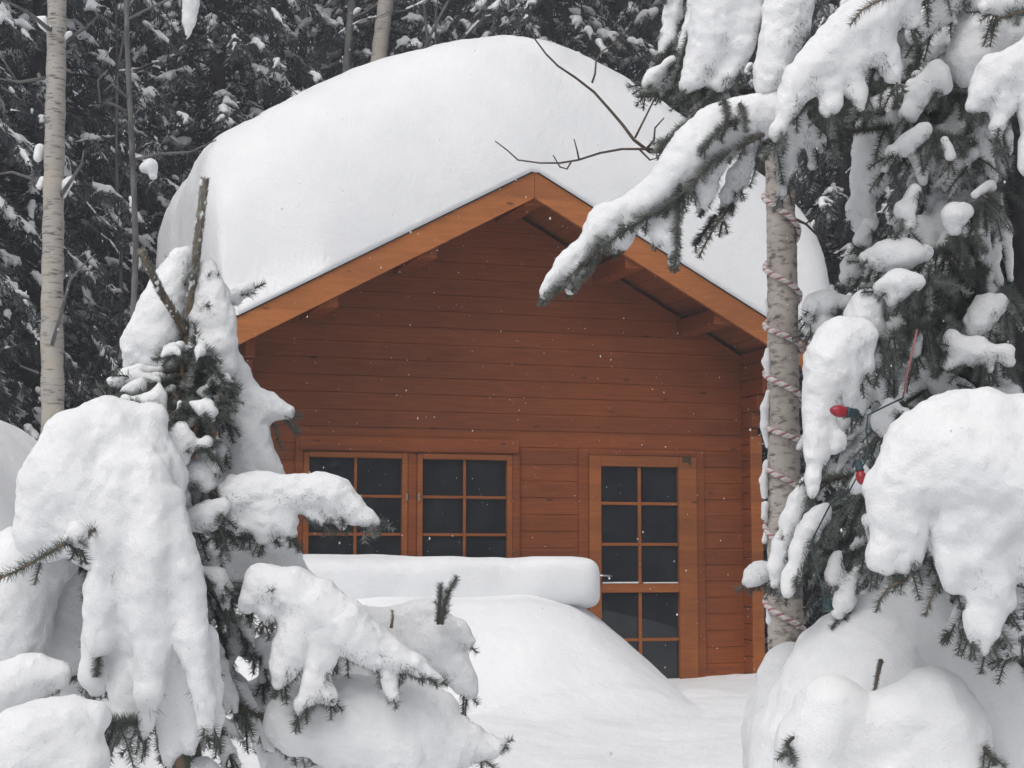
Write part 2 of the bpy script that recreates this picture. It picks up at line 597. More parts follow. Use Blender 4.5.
# openings on the wall plane
w_l, w_t = cabin_px(295, 438, 0); w_r, _ = cabin_px(519, 438, 0)
d_l, d_t = cabin_px(582, 451, 0); d_r, _ = cabin_px(699, 451, 0)
_, w_b = cabin_px(400, 590, 0); d_b = 0.50
print("window", w_l, w_r, w_t, w_b, "door", d_l, d_r, d_t)
openings = [(w_l + 0.04, w_r - 0.04, w_b + 0.04, w_t - 0.04), (d_l + 0.03, d_r - 0.03, 0.3, d_t - 0.03)]

def wall_rows(mb, z0, z1, half_at, openings, yf=0.0, thick=0.045, org=0.0):
    zs = {z0, z1}
    z = org
    while z < z1:
        if z > z0: zs.add(round(z, 5))
        z += PL
    for o in openings:
        for q in (o[2], o[3]):
            if z0 < q < z1: zs.add(q)
    zs = sorted(zs)
    for a, b_ in zip(zs[:-1], zs[1:]):
        if b_ - a < 1e-4: continue
        h0, h1 = half_at(a), half_at(b_)
        if min(h0, h1) <= 0.02: continue
        cuts = [(-1e9, 1e9)]
        for o in openings:
            if o[2] < b_ - 1e-5 and o[3] > a + 1e-5:
                new = []
                for (l, r) in cuts:
                    if o[0] > l: new.append((l, min(r, o[0])))
                    if o[1] < r: new.append((max(l, o[1]), r))
                cuts = new
        gb = 0.004 if abs((a - org) / PL - round((a - org) / PL)) < 1e-3 else 0.0
        gt = 0.004 if abs((b_ - org) / PL - round((b_ - org) / PL)) < 1e-3 else 0.0
        for (l, r) in cuts:
            L0, L1 = max(l, -h0), max(l, -h1)
            R0, R1 = min(r, h0), min(r, h1)
            if R0 - L0 < 0.01: continue
            prof = [(yf + (0.006 if gb else 0), a, L0, R0), (yf, a + gb, L0, R0), (yf, b_ - gt, L1, R1), (yf + (0.006 if gt else 0), b_, L1, R1)]
            vs = []
            for (y, z_, x0, x1) in prof:
                vs += [(x0, y, z_), (x1, y, z_)]
            vs += [(L0, yf + thick, a), (R0, yf + thick, a), (L1, yf + thick, b_), (R1, yf + thick, b_)]
            fs = [(0, 1, 3, 2), (2, 3, 5, 4), (4, 5, 7, 6), (6, 7, 11, 10), (8, 10, 11, 9), (0, 8, 9, 1), (0, 2, 4, 6, 10, 8), (1, 9, 11, 7, 5, 3)]
            mb.add(vs, fs)

mb = MB()
z_eave_in = roof_z(HALF) - 0.12
wall_rows(mb, 0.2, ZAP - 0.16, lambda z: min(HALF - 0.002, (ZAP - 0.13 - z) / TAN), openings, 0.0, 0.045, 0.02)
mb.build("front_wall", MAT["wall_wood"], cabin)
for s in (-1, 1):
    mb = MB()
    z = 0.2
    k = 0
    while z < z_eave_in - 0.01:
        z1 = min(z + PL, z_eave_in)
        left = (z_eave_in - z) / PL
        ext = -0.16
        if left < 5.0: ext = -0.16 - (5.0 - left) * 0.105
        x0, x1 = (HALF, HALF + 0.07) if s > 0 else (-HALF - 0.07, -HALF)
        mb.box(x0, x1, ext, 3.0, z + 0.002, z1 - 0.002, 0.006)
        z = z1
    mb.build("side_wall", MAT["wall_wood"], cabin)
mb = MB()
wall_rows(mb, 0.2, ZAP - 0.16, lambda z: min(HALF - 0.002, (ZAP - 0.13 - z) / TAN), [], 2.94, 0.045, 0.02)
mb.build("rear_wall", MAT["wall_wood"], cabin)

# corner trim boards up the front edges
for s in (-1, 1):
    mb = MB()
    x0, x1 = (HALF - 0.012, HALF + 0.088) if s > 0 else (-HALF - 0.088, -HALF + 0.012)
    mb.box(x0, x1, -0.187, -0.163, 0.3, z_eave_in - 5.2 * PL, 0.004)
    mb.build("corner_board", MAT["trim_wood"], cabin)

# roof deck
def slope_slab(mb, a0, a1, b0, b1, off_top, off_bot):
    za0, za1 = roof_z(a0), roof_z(a1)
    vs = [(a0, b0, za0 - off_bot), (a1, b0, za1 - off_bot), (a1, b0, za1 - off_top), (a0, b0, za0 - off_top),
          (a0, b1, za0 - off_bot), (a1, b1, za1 - off_bot), (a1, b1, za1 - off_top), (a0, b1, za0 - off_top)]
    mb.add(vs, [(0, 1, 2, 3), (4, 7, 6, 5), (0, 4, 5, 1), (1, 5, 6, 2), (2, 6, 7, 3), (3, 7, 4, 0)])

mb = MB()
nb = 16
for s in (-1, 1):
    for i in range(nb):                        # soffit boards run parallel to the eaves
        a0, a1 = EAVE * i / nb + 0.003, EAVE * (i + 1) / nb - 0.003
        slope_slab(mb, s * a0, s * a1, FB + 0.035, BB, 0.06, 0.085)
roof = mb.build("roof", MAT["soffit_wood"], cabin)
mb = MB()
for s in (-1, 1):
    slope_slab(mb, 0, s * (EAVE + 0.015), FB - 0.010, BB + 0.01, -0.006, 0.006)
mb.build("roofing_felt", MAT["felt"], roof)
for s in (-1, 1):
    mb = MB()
    a0, a1 = 0.0015 * s, EAVE * s
    za0, za1 = roof_z(a0), roof_z(a1)
    lower = 0.205
    slope_slab(mb, a0, a1, FB - 0.002, FB + 0.032, 0.008, lower)
    mb.build("bargeboard", MAT["barge_wood"], roof)
for s in (-1, 1):
    mb = MB()
    mb.box(s * EAVE if s < 0 else EAVE - 0.024, s * EAVE + 0.024 if s < 0 else EAVE, FB + 0.034, BB, roof_z(EAVE) - 0.20, roof_z(EAVE) - 0.088)
    mb.build("fascia", MAT["barge_wood"], roof)
for a in (-1.52, -0.80, 0.0, 0.80, 1.52):
    mb = MB()
    zt = roof_z(abs(a) + 0.07) - 0.09
    mb.box(a - 0.07, a + 0.07, FB + 0.036, 0.0 - 0.002, zt - 0.125, zt, 0.005)
    mb.build("purlin", MAT["wall_wood"], roof)

# windows: a casing and two sashes
def frame(mb, x0, x1, z0, z1, w, y0, y1, wt=None, wb=None, bev=0.004):
    wt = w if wt is None else wt; wb = w if wb is None else wb
    mb.box(x0, x0 + w, y0, y1, z0, z1, bev)
    mb.box(x1 - w, x1, y0, y1, z0, z1, bev)
    mb.box(x0 + w + 0.0005, x1 - w - 0.0005, y0 + 0.001, y1 - 0.001, z1 - wt, z1, bev)
    mb.box(x0 + w + 0.0005, x1 - w - 0.0005, y0 + 0.001, y1 - 0.001, z0, z0 + wb, bev)

mb = MB()
frame(mb, w_l, w_r, w_b, w_t, 0.060, -0.028, 0.05, 0.095, 0.085)
mx, _ = cabin_px(411.5, 500, 0)
mb.box(mx - 0.035, mx + 0.035, -0.024, 0.048, w_b + 0.087, w_t - 0.097, 0.004)
mb.box(w_l - 0.02, w_r + 0.02, -0.07, -0.029, w_b - 0.03, w_b - 0.003, 0.005)
mb.build("window_casing", MAT["wall_wood"], cabin)
mb = MB()
mb.box(w_l + 0.03, w_r - 0.01, -0.041, -0.0295, w_t - 0.085, w_t + 0.02, 0.003)
mb.build("window_header", MAT["wall_wood"], cabin)
for (sx0, sx1) in ((w_l + 0.062, mx - 0.037), (mx + 0.037, w_r - 0.062)):
    z0, z1 = w_b + 0.087, w_t - 0.098
    mb = MB()
    frame(mb, sx0, sx1, z0, z1, 0.042, -0.034, 0.040)
    win = mb.build("window", MAT["trim_wood"], cabin)
    gx0, gx1, gz0, gz1 = sx0 + 0.0425, sx1 - 0.0425, z0 + 0.0425, z1 - 0.0425
    mb = MB(); mb.box(gx0, gx1, 0.006, 0.012, gz0, gz1)
    mb.build("pane", MAT["glass"], win)
    mb = MB()
    xm = (gx0 + gx1) / 2
    mb.box(xm - 0.011, xm + 0.011, -0.014, 0.004, gz0, gz1, 0.003)
    rows = 3
    for k in range(1, rows):
        zz = gz1 + (gz0 - gz1) * k / rows
        mb.box(gx0, xm - 0.0115, -0.013, 0.0035, zz - 0.011, zz + 0.011, 0.003)
        mb.box(xm + 0.0115, gx1, -0.013, 0.0035, zz - 0.011, zz + 0.011, 0.003)
    mb.build("muntin", MAT["trim_wood"], win)
    mb = MB()
    hx = sx0 + 0.004 if sx0 > mx else sx1 - 0.016
    for zz in (z1 - 0.33,):
        mb.box(hx, hx + 0.012, -0.052, -0.0345, zz - 0.028, zz + 0.028, 0.003)
    mb.build("latch", MAT["steel"], win)

# door: frame, leaf, glazing
mb = MB()
dt = d_t + 0.0
mb.box(d_l - 0.035, d_l + 0.045, -0.020, 0.05, d_b, dt + 0.02, 0.004)
mb.box(d_r - 0.035, d_r + 0.035, -0.020, 0.05, d_b, dt + 0.02, 0.004)
mb.box(d_l + 0.046, d_r - 0.036, -0.019, 0.05, dt - 0.03, dt + 0.0195, 0.004)
mb.build("door_frame", MAT["wall_wood"], cabin)
lx0, lx1 = d_l + 0.047, d_r - 0.037
mb = MB()
gz_t = cabin_px(640, 467, 0)[1]
glx0 = cabin_px(600, 520, 0)[0]; glx1 = cabin_px(677.5, 520, 0)[0]
zmid = cabin_px(640, 588, 0)[1]
zt = dt - 0.032
mb.box(lx0, glx0, -0.036, 0.03, d_b + 0.01, zt, 0.004)
mb.box(glx1, lx1, -0.036, 0.03, d_b + 0.01, zt, 0.004)
mb.box(glx0 + 0.0005, glx1 - 0.0005, -0.035, 0.029, gz_t, zt, 0.004)
mb.box(glx0 + 0.0005, glx1 - 0.0005, -0.035, 0.029, zmid - 0.035, zmid + 0.035, 0.004)
mb.box(glx0 + 0.0005, glx1 - 0.0005, -0.035, 0.029, d_b + 0.011, d_b + 0.12, 0.004)
door = mb.build("door", MAT["trim_wood"], cabin)
mb = MB()
mb.box(glx0 + 0.001, glx1 - 0.001, 0.004, 0.010, zmid + 0.036, gz_t - 0.001)
mb.box(glx0 + 0.001, glx1 - 0.001, 0.004, 0.010, d_b + 0.121, zmid - 0.036)
mb.build("pane", MAT["glass"], door)
mb = MB()
xm = (glx0 + glx1) / 2
for (za, zb, rows) in ((zmid + 0.036, gz_t - 0.001, 3), (d_b + 0.121, zmid - 0.036, 2)):
    mb.box(xm - 0.013, xm + 0.013, -0.018, 0.003, za, zb, 0.003)
    for k in range(1, rows):
        zz = zb + (za - zb) * k / rows + (0.015 if rows == 3 and k == 1 else 0)
        mb.box(glx0 + 0.001, xm - 0.0135, -0.017, 0.0025, zz - 0.012, zz + 0.012, 0.003)
        mb.box(xm + 0.0135, glx1 - 0.001, -0.017, 0.0025, zz - 0.012, zz + 0.012, 0.003)
mb.build("muntin", MAT["trim_wood"], door)
mb = MB()                                           # snow dust lying on the middle rail
mb.box(glx0 + 0.01, xm - 0.02, -0.037, -0.010, zmid + 0.0362, zmid + 0.048, 0.004)
mb.box(xm + 0.02, glx1 - 0.01, -0.037, -0.010, zmid + 0.0362, zmid + 0.045, 0.004)
mb.build("snow_dust", MAT["snow"], door)
hx, hz = cabin_px(593.5, 577, 0)
mb = MB()
mb.box(hx - 0.018, hx + 0.018, -0.045, -0.0365, hz - 0.10, hz + 0.07, 0.004)
mb.tube([(hx, -0.044, hz + 0.01), (hx, -0.085, hz + 0.01)], 0.009, 10)
mb.tube([(hx - 0.005, -0.085, hz + 0.01), (hx + 0.06, -0.088, hz + 0.012), (hx + 0.12, -0.085, hz + 0.010)], [0.009, 0.0085, 0.008], 10)
mb.build("handle", MAT["steel"], door, True)
hx, hz = cabin_px(684, 460, 0)
mb = MB(); mb.box(hx - 0.03, hx + 0.032, -0.043, -0.0365, hz - 0.022, hz + 0.02, 0.003)
mb.tube([(hx + 0.034, -0.045, hz - 0.04), (hx + 0.034, -0.045, hz + 0.04)], 0.006, 8)
mb.build("hinge", MAT["hinge"], door)

# ------------------------------------------------------------------ snow on the roof
def build_roof_snow():
    prof = [(-2.16, -1.19), (-2.25, -1.12), (-2.32, -0.88), (-2.35, -0.55), (-2.37, -0.2), (-2.36, 0.08), (-2.26, 0.32), (-2.02, 0.49),
            (-1.6, 0.70), (-1.0, 0.985), (-0.5, 1.17), (-0.1, 1.265), (0.15, 1.28), (0.5, 1.225), (1.0, 1.03), (1.5, 0.77), (1.9, 0.52),
            (2.25, 0.29), (2.50, 0.0), (2.63, -0.35), (2.67, -0.7), (2.60, -1.0), (2.42, -1.14), (2.16, -1.19)]
    P = np.array(prof)
    seg = np.concatenate([[0], np.cumsum(np.linalg.norm(np.diff(P, axis=0), axis=1))])
    n = 150
    t = np.linspace(0, seg[-1], n)
    a = np.interp(t, seg, P[:, 0]); z = np.interp(t, seg, P[:, 1])
    for _ in range(14):
        a[1:-1] = (a[:-2] + 2 * a[1:-1] + a[2:]) / 4
        z[1:-1] = (z[:-2] + 2 * z[1:-1] + z[2:]) / 4
    ab = np.clip(a, -2.17, 2.17); zb = -TAN * np.abs(ab) + 0.004
    # blend the foot of each point towards the roof
    y0, y1 = FB - 0.022, BB + 0.05
    bs = np.concatenate([y0 + 0.9 * (1 - np.cos(np.linspace(0, PI / 2, 36))), np.linspace(y0 + 0.95, y1 - 0.55, 44), y1 - 0.5 * (1 - np.sin(np.linspace(0, PI / 2, 24)))])
    V = []
    for y in bs:
        df, db = (y - y0) / 0.9, (y1 - y) / 0.5
        ff = (1 - (1 - min(df, 1)) ** 2.3) ** (1 / 2.3)
        fb = (1 - (1 - min(db, 1)) ** 2.2) ** (1 / 2.2)
        k = max(0.025, ff * fb) if df < 1 else fb
        # steep sides thin out in width less than in height
        kk = k
        if df < 1.6:                                  # the plan corners are rounded too
            dl = np.clip((y - y0 - 0.13 * sstep(-a, 1.5, 2.25)) / 0.95, 0.0, 1)
            kk = np.maximum(0.03, (1 - (1 - dl) ** 2.1) ** (1 / 2.1))
            kk = np.minimum(kk, 1.0)
        aa = ab + (a - ab) * (0.15 + 0.85 * kk)
        zz = zb + (z - zb) * kk
        V.append(np.stack([aa, np.full(n, y), zz + ZAP], 1))
    V = np.array(V)
    m = len(bs)
    flat = V.reshape(-1, 3)
    w = cabin_world
    d = 0.045 * vnoise(flat, 1.1, 4.4) + 0.018 * vnoise(flat, 3.6, 8.1) + 0.009 * vnoise(flat, 11.0, 2.1) + 0.004 * vnoise(flat, 27.0, 6.1)
    d *= np.clip((flat[:, 1] - y0) / 0.35, 0, 1) * np.clip((flat[:, 2] - ZAP + TAN * np.abs(np.clip(flat[:, 0], -2.17, 2.17))) / 0.25, 0, 1)
    flat[:, 2] += d
    flat[:, 0] += 0.6 * d * np.sign(flat[:, 0]) * (np.abs(flat[:, 0]) > 1.9)
    i = np.arange(m * n).reshape(m, n)
    Q = np.stack([i[:-1, :-1], i[1:, :-1], i[1:, 1:], i[:-1, 1:]], -1).reshape(-1, 4)
    # underside: lies just above the felt
    bot = np.stack([np.repeat(ab[None], 2, 0), np.stack([np.full(n, y0), np.full(n, y1)]), np.repeat((zb + ZAP - 0.002)[None], 2, 0)], -1).reshape(-1, 3)
    o = len(flat); j = o + np.arange(2 * n).reshape(2, n)
    Qb = np.stack([j[0, :-1], j[0, 1:], j[1, 1:], j[1, :-1]], -1)
    Qf = np.stack([i[0, :-1], i[0, 1:], j[0, 1:], j[0, :-1]], -1)
    Qr = np.stack([i[-1, 1:], i[-1, :-1], j[1, :-1], j[1, 1:]], -1)
    V = np.concatenate([flat, bot]); Q = np.concatenate([Q, Qb, Qf, Qr])
    ob = link_mesh("roof_snow", mesh_np("roof_snow", V, Q), MAT["snow_field"], None, True)
    ob.location = (CO[0], CO[1], 0); ob.rotation_euler = (0, 0, TH)
    import bmesh
    bm = bmesh.new(); bm.from_mesh(ob.data)
    bmesh.ops.recalc_face_normals(bm, faces=bm.faces)
    bm.to_mesh(ob.data); bm.free()
    tag(ob, "huge rounded dome of snow lying over the whole cabin roof", "snow")
build_roof_snow()

# ------------------------------------------------------------------ slab of snow in front of the windows, on a buried railing
def build_slab():
    A0, A1 = cabin_px(285, 585, -1.55)[0], cabin_px(593, 585, -1.55)[0]
    ztop = cabin_px(470, 557, -1.55)[1]; zbot = cabin_px(560, 609, -1.55)[1]
    nx, nt = 120, 56
    V = []
    dy = 0.34
    for i, s in enumerate(np.linspace(0, 1, nx)):
        a = A0 + (A1 - A0) * s
        e = min(1.0, (A1 - a) / 0.20)
        k = (1 - (1 - e) ** 2.6) ** (1 / 2.6) if e < 1 else 1
        dz = (ztop - zbot) / 2
        for j in range(nt):
            t = 2 * PI * j / nt
            c, sn = math.cos(t), math.sin(t)
            ex = 0.45
            y = dy * math.copysign(abs(c) ** ex, c) * (0.35 + 0.65 * k)
            z = dz * math.copysign(abs(sn) ** ex, sn)
            z = z * k if sn > 0 else z * (0.72 + 0.28 * k)
            if sn < 0:
                z *= 0.86 + 0.16 * s
            V.append((a, -1.55 + 0.05 + y, (ztop + zbot) / 2 + z))
    V = np.array(V)
    V[:, 2] += 0.03 * vnoise(V, 2.2, 1.1) + 0.012 * vnoise(V, 7, 5.2)
    V[:, 1] += 0.02 * vnoise(V, 4.0, 6.1)
    i = np.arange(nx * nt).reshape(nx, nt)
    j = np.roll(i, -1, axis=1)
    Q = np.stack([i[:-1], i[1:], j[1:], j[:-1]], -1).reshape(-1, 4)
    me = bpy.data.meshes.new("snow_slab")
    fs = [tuple(q) for q in Q.tolist()] + [tuple(i[0].tolist()), tuple(i[-1].tolist()[::-1])]
    me.from_pydata(V.tolist(), [], fs); me.update()
    ob = link_mesh("snow_slab", me, MAT["snow_field"], None, True)
    ob.location = (CO[0], CO[1], 0); ob.rotation_euler = (0, 0, TH)
    import bmesh
    bm = bmesh.new(); bm.from_mesh(me)
    bmesh.ops.recalc_face_normals(bm, faces=bm.faces); bm.to_mesh(me); bm.free()
    tag(ob, "long flat topped slab of snow lying on the drift below the cabin windows", "snow")
build_slab()
# ------------------------------------------------------------------ snow-laden branches
def px_nodes(st, d):
    """[(x,y,r) or (x,y,r,d)] in photo measures -> [(X,Y,Z,R)] in metres"""
    out = []
    for n in st:
        dd = n[3] if len(n) > 3 else d
        p = at(n[0], n[1], dd)
        out.append((p[0], p[1], p[2], n[2] * pxm(dd)))
    return out

def loaded_branch(tree, anchor, strokes, d, twigs=22.0, needle=0.024, reach=(0.03, 0.065), stem_r=0.0045, h=0.0062, s=0.0075,
                  amp=(0.006, 0.0042), tip=0.03, per_m=1500, brush=1.0, bough=34, wood="twig_bark", down=0.55, seed=None):
    """a branch: woody stem, needle twigs poking out below, and the snow lying on it"""
    r = np.random.default_rng(seed if seed is not None else int(abs(strokes[0][0][0] * 7 + strokes[0][0][1] * 13)))
    org = np.array(tree.location)
    mb = MB(); sets = []; frost = []; groups = []
    for si, st in enumerate(strokes):
        N = px_nodes(st, d)
        hit = [g_ for g_ in groups if any(math.dist(a[:3], b_[:3]) < a[3] + b_[3] + 0.012 for a in N for b_ in g_[0])]
        new = (list(N), chain(N))
        for g_ in hit:
            new[0].extend(g_[0]); new[1].extend(g_[1]); groups.remove(g_)
        groups.append(new)
        P = np.array([n[:3] for n in N]); R = np.array([n[3] for n in N])
        S = P.copy(); S[:, 2] -= R * 0.45
        if len(S) > 1:
            e = S[-1] - S[-2]; e /= max(np.linalg.norm(e), 1e-6)
        else:
            e = np.array([0, 0, -1.0])
        line = [*S, S[-1] + e * (R[-1] + tip)]
        if si == 0 and anchor is not None:
            line = [np.array(anchor), *line]
            sets.append(needle_set(line[:2], per_m * 1.6, needle, 0.0019, r=r, start=0.05, radial0=0.003))
            a0, a1 = np.array(line[0]), np.array(line[1]); La = np.linalg.norm(a1 - a0); ad = (a1 - a0) / max(La, 1e-6)
            for _ in range(int(La * bough)):
                v = ad * r.uniform(0.3, 0.9) + r.normal(size=3) * 0.45 + np.array([0, 0, -r.uniform(0.2, 1.0)]); v /= np.linalg.norm(v)
                p0 = a0 + (a1 - a0) * r.uniform(0.15, 1.0); l_ = r.uniform(0.05, 0.12)
                p1 = p0 + v * l_ * 0.5; p2 = p0 + v * l_ + np.array([0, 0, -0.2 * l_])
                mb.tube([p0 - org, p1 - org, p2 - org], [0.0026, 0.002, 0.0013], 5)
                (frost if r.random() < 0.4 else sets).append(needle_set([p0, p1, p2], per_m, needle, 0.0019, r=r))
        rr = np.linspace(stem_r * (1.3 if si == 0 else 0.6), 0.0022, len(line))
        mb.tube([p - org for p in line], rr, 6)
        tail = line[-2:] if len(line) < 4 else line[-3:]
        sets.append(needle_set(tail, per_m * 1.1, needle, r=r))
        # brush of needles showing along the underside
        if brush > 0 and len(P) > 1:
            sg = np.linalg.norm(np.diff(P, axis=0), axis=1); Lt = sg.sum()
            nb_ = int(Lt * 5200 * brush)
            cum = np.concatenate([[0], np.cumsum(sg)])
            q = r.uniform(0, Lt, nb_)
            gate = np.sin(q / 0.021 + si * 2.1) + np.sin(q / 0.0137 + si) + r.normal(size=nb_) * 0.5
            q = q[gate > -0.1]
            kk = np.clip(np.searchsorted(cum, q) - 1, 0, len(sg) - 1); tt = ((q - cum[kk]) / np.maximum(sg[kk], 1e-9))[:, None]
            B = P[kk] * (1 - tt) + P[kk + 1] * tt
            RR = R[kk] * (1 - tt[:, 0]) + R[kk + 1] * tt[:, 0]
            AX = (P[kk + 1] - P[kk]) / np.maximum(sg[kk], 1e-9)[:, None]
            OFF = r.normal(size=B.shape) * 0.8 + np.array([0, 0, -1.0])
            OFF -= (OFF * AX).sum(1)[:, None] * AX
            OFF /= np.maximum(np.linalg.norm(OFF, axis=1), 1e-6)[:, None]
            ok = (OFF[:, 2] < -0.1) & (RR < 0.06)
            D = AX * r.uniform(0.3, 1.0, len(B))[:, None] + OFF * r.uniform(0.5, 1.0, len(B))[:, None] + r.normal(size=B.shape) * 0.2
            D /= np.linalg.norm(D, axis=1)[:, None]
            B = B + OFF * (RR * r.uniform(0.72, 1.02, len(B)))[:, None]
            sets.append((B[ok], (D * needle * r.uniform(0.7, 1.2, len(B))[:, None])[ok], np.full(int(ok.sum()), 0.0018)))
            fz = ok & (r.random(len(ok)) < 0.25)
            frost.append((B[fz], (D * needle * 1.05)[fz], np.full(int(fz.sum()), 0.002)))
        # side twigs
        seg = np.linalg.norm(np.diff(P, axis=0), axis=1) if len(P) > 1 else np.array([0.02])
        nt_ = int(round(seg.sum() * twigs * 1.6 + 0.6))
        for _ in range(nt_):
            k = r.integers(0, max(len(P) - 1, 1)); t = r.random()
            k2 = min(k + 1, len(P) - 1)
            p = P[k] * (1 - t) + P[k2] * t; rad = R[k] * (1 - t) + R[k2] * t
            dirv = (P[k2] - P[k]) if k2 != k else np.array([0, 0, -1.0])
            dirv = dirv / max(np.linalg.norm(dirv), 1e-6)
            lat = r.normal(size=3); lat -= (lat @ dirv) * dirv
            lat /= np.linalg.norm(lat)
            v = dirv * r.uniform(0.3, 0.9) + lat * r.uniform(0.5, 1.0) + np.array([0, 0, -down])
            v /= np.linalg.norm(v)
            if v[2] > 0.35: v[2] *= -0.5
            if rad > 0.028:                     # under deep snow only the lower twigs show
                v[1] = v[1] * 0.4 + 0.15; v[2] = -abs(v[2]) - 0.35; v /= np.linalg.norm(v)
            p0 = p + np.array([0, 0, -0.4 * rad]) + v * rad * 0.4
            L = rad * 0.65 + r.uniform(*reach)
            p1 = p0 + v * L * 0.5; p2 = p0 + v * L + np.array([0, 0, -0.12 * L])
            mb.tube([p0 - org, p1 - org, p2 - org], [0.0028, 0.0022, 0.0014], 5)
            (frost if r.random() < 0.22 else sets).append(needle_set([p0, p1, p2], per_m, needle, r=r, start=0.15))
    br = mb.build("branch", MAT[wood], tree, True)
    needles_mesh("needles", sets, br, origin=org)
    needles_mesh("frosted_needles", frost, br, "frost_needle", origin=org)
    for g_ in groups:
        snow_obj("snow", g_[1], br, origin=org, h=h, s=s, amp=amp)
    return br

def spruce_branch(tree, base, tip, sag=0.06, n_side=22, twl=(0.09, 0.2), snow=0.6, snow_r=(0.010, 0.026), needle=0.0225, seed=0, per_m=1500, h=0.007, width=0.0019, rime=0.3, droop=(-0.85, -0.05)):
    """an ordinary needled branch with side twigs and a broken line of snow on top"""
    r = np.random.default_rng(seed)
    org = np.array(tree.location)
    base, tip = np.array(base, float), np.array(tip, float)
    n = 9
    t = np.linspace(0, 1, n)[:, None]
    P = base + (tip - base) * t
    P[:, 2] += (4 * sag * t * (1 - t))[:, 0]
    P += r.normal(size=P.shape) * 0.008 * t
    L = np.linalg.norm(tip - base)
    mb = MB(); sets = []; frost = []; caps = []
    mb.tube([p - org for p in P], np.linspace(0.0085, 0.003, n), 6)
    sets.append(needle_set(P, per_m, needle, width, r=r, start=0.05))
    ax = (tip - base) / L
    side = np.cross(ax, [0, 0, 1.0]); side /= max(np.linalg.norm(side), 1e-6)
    twigs = [(P[3:], 0.5)]
    for k in range(n_side):
        u = 0.18 + 0.8 * (k + r.random()) / n_side
        i = min(int(u * (n - 1)), n - 2); f = u * (n - 1) - i
        p0 = P[i] * (1 - f) + P[i + 1] * f
        sg = 1 if k % 2 else -1
        v = ax * r.uniform(0.4, 0.9) + side * sg * r.uniform(0.5, 1.0) + np.array([0, 0, r.uniform(*droop)])
        v /= np.linalg.norm(v)
        l = r.uniform(*twl) * (1.1 - 0.55 * u)
        p1 = p0 + v * l * 0.5
        p2 = p0 + v * l + np.array([0, 0, -r.uniform(0.1, 0.35) * l])
        mb.tube([p0 - org, p1 - org, p2 - org], [0.003, 0.0022, 0.0014], 5)
        (frost if r.random() < rime else sets).append(needle_set([p0, p1, p2], per_m, needle, width, r=r))
        twigs.append((np.array([p0, p1, p2]), 1.0))
    for pts, w in twigs:
        if r.random() < snow:
            q = np.array(pts); m = len(q)
            rr = r.uniform(*snow_r) * np.array([r.uniform(0.6, 1.1) for _ in range(m)])
            rr[-1] *= 0.5
            z = np.array([0, 0, 1.0])
            nodes = [(*(q[i] + z * rr[i] * 0.8), rr[i]) for i in range(m)]
            caps += chain(nodes)
    br = mb.build("branch", MAT["twig_bark"], tree, True)
    needles_mesh("needles", sets, br, origin=org)
    needles_mesh("frosted_needles", frost, br, "frost_needle", origin=org)
    if caps:
        q = snow_obj("snow", caps, br, origin=org, h=h, s=0.007, amp=(0.005, 0.0025), freq=(25, 70))
        if q is not None: q["kind"] = "stuff"
    return br

# ------------------------------------------------------------------ young spruce on the left
DL = 4.5
b0 = at(186, 620, DL)
spruce_l = empty("spruce_sapling", (b0[0], b0[1], float(ground_z(b0[0], b0[1]))))
tag(spruce_l, "young spruce bowed under heavy snow, its bare leading shoot before the left eave", "tree")
orgL = np.array(spruce_l.location)
mb = MB()
tp = [np.array([b0[0], b0[1], orgL[2] - 0.1]), at(188, 760, DL), at(184, 640, DL), at(181, 520, DL), at(183, 430, DL), at(184, 380, DL), at(187, 330, DL)]
mb.tube([p - orgL for p in tp], [0.045, 0.036, 0.03, 0.024, 0.018, 0.016, 0.013], 10)
mb.build("trunk", MAT["shoot_bark"], spruce_l, True)

def shoot(pts, r0, r1, seed, frost=True, per_m=2300, ln=0.015):
    r = np.random.default_rng(seed)
    P = [at(x, y, d) for x, y, d in pts]
    mb = MB(); mb.tube([p - orgL for p in P], np.linspace(r0, r1, len(P)), 8)
    o = mb.build("shoot", MAT["shoot_bark"], spruce_l, True)
    needles_mesh("needles", [needle_set(P, per_m, ln, 0.0026, (0.2, 0.6), r=r, radial0=r1 * 0.8)], o, "needle", origin=orgL)
    needles_mesh("frosted_needles", [needle_set(P, per_m * 0.7, ln, 0.0026, (0.2, 0.6), r=r, radial0=r1 * 0.85)], o, "frost_needle", origin=orgL)
    caps = []
    Pn = np.array(P)
    for _ in range(int(26 if frost else 12)):           # flecks of snow caught between the needles
        k = r.integers(0, len(P) - 1); t = r.random()
        p = Pn[k] * (1 - t) + Pn[k + 1] * t
        v = r.normal(size=3); v /= np.linalg.norm(v); v[1] = -abs(v[1])
        q = p + v * (r0 + r1) * 0.5
        e = q + np.array([0, 0, r.uniform(0.004, 0.014)])
        a = r.uniform(0.0025, 0.0045)
        caps.append((*q, a, *e, a * 0.6))
    q = snow_obj("snow", caps, o, origin=orgL, h=0.0028, s=0.003, amp=(0.001, 0.0005))
    q["kind"] = "stuff"
    return o
shoot([(188, 332, DL), (192, 290, 4.48), (197, 250, 4.46), (201, 212, 4.45), (205, 179, 4.44)], 0.0115, 0.0095, 3)
shoot([(187, 335, DL), (176, 316, 4.44), (163, 296, 4.38), (152, 274, 4.33), (141, 251, 4.28)], 0.0105, 0.0085, 4)

def ancL(y, dd=0.0):
    return at(184, y, DL)

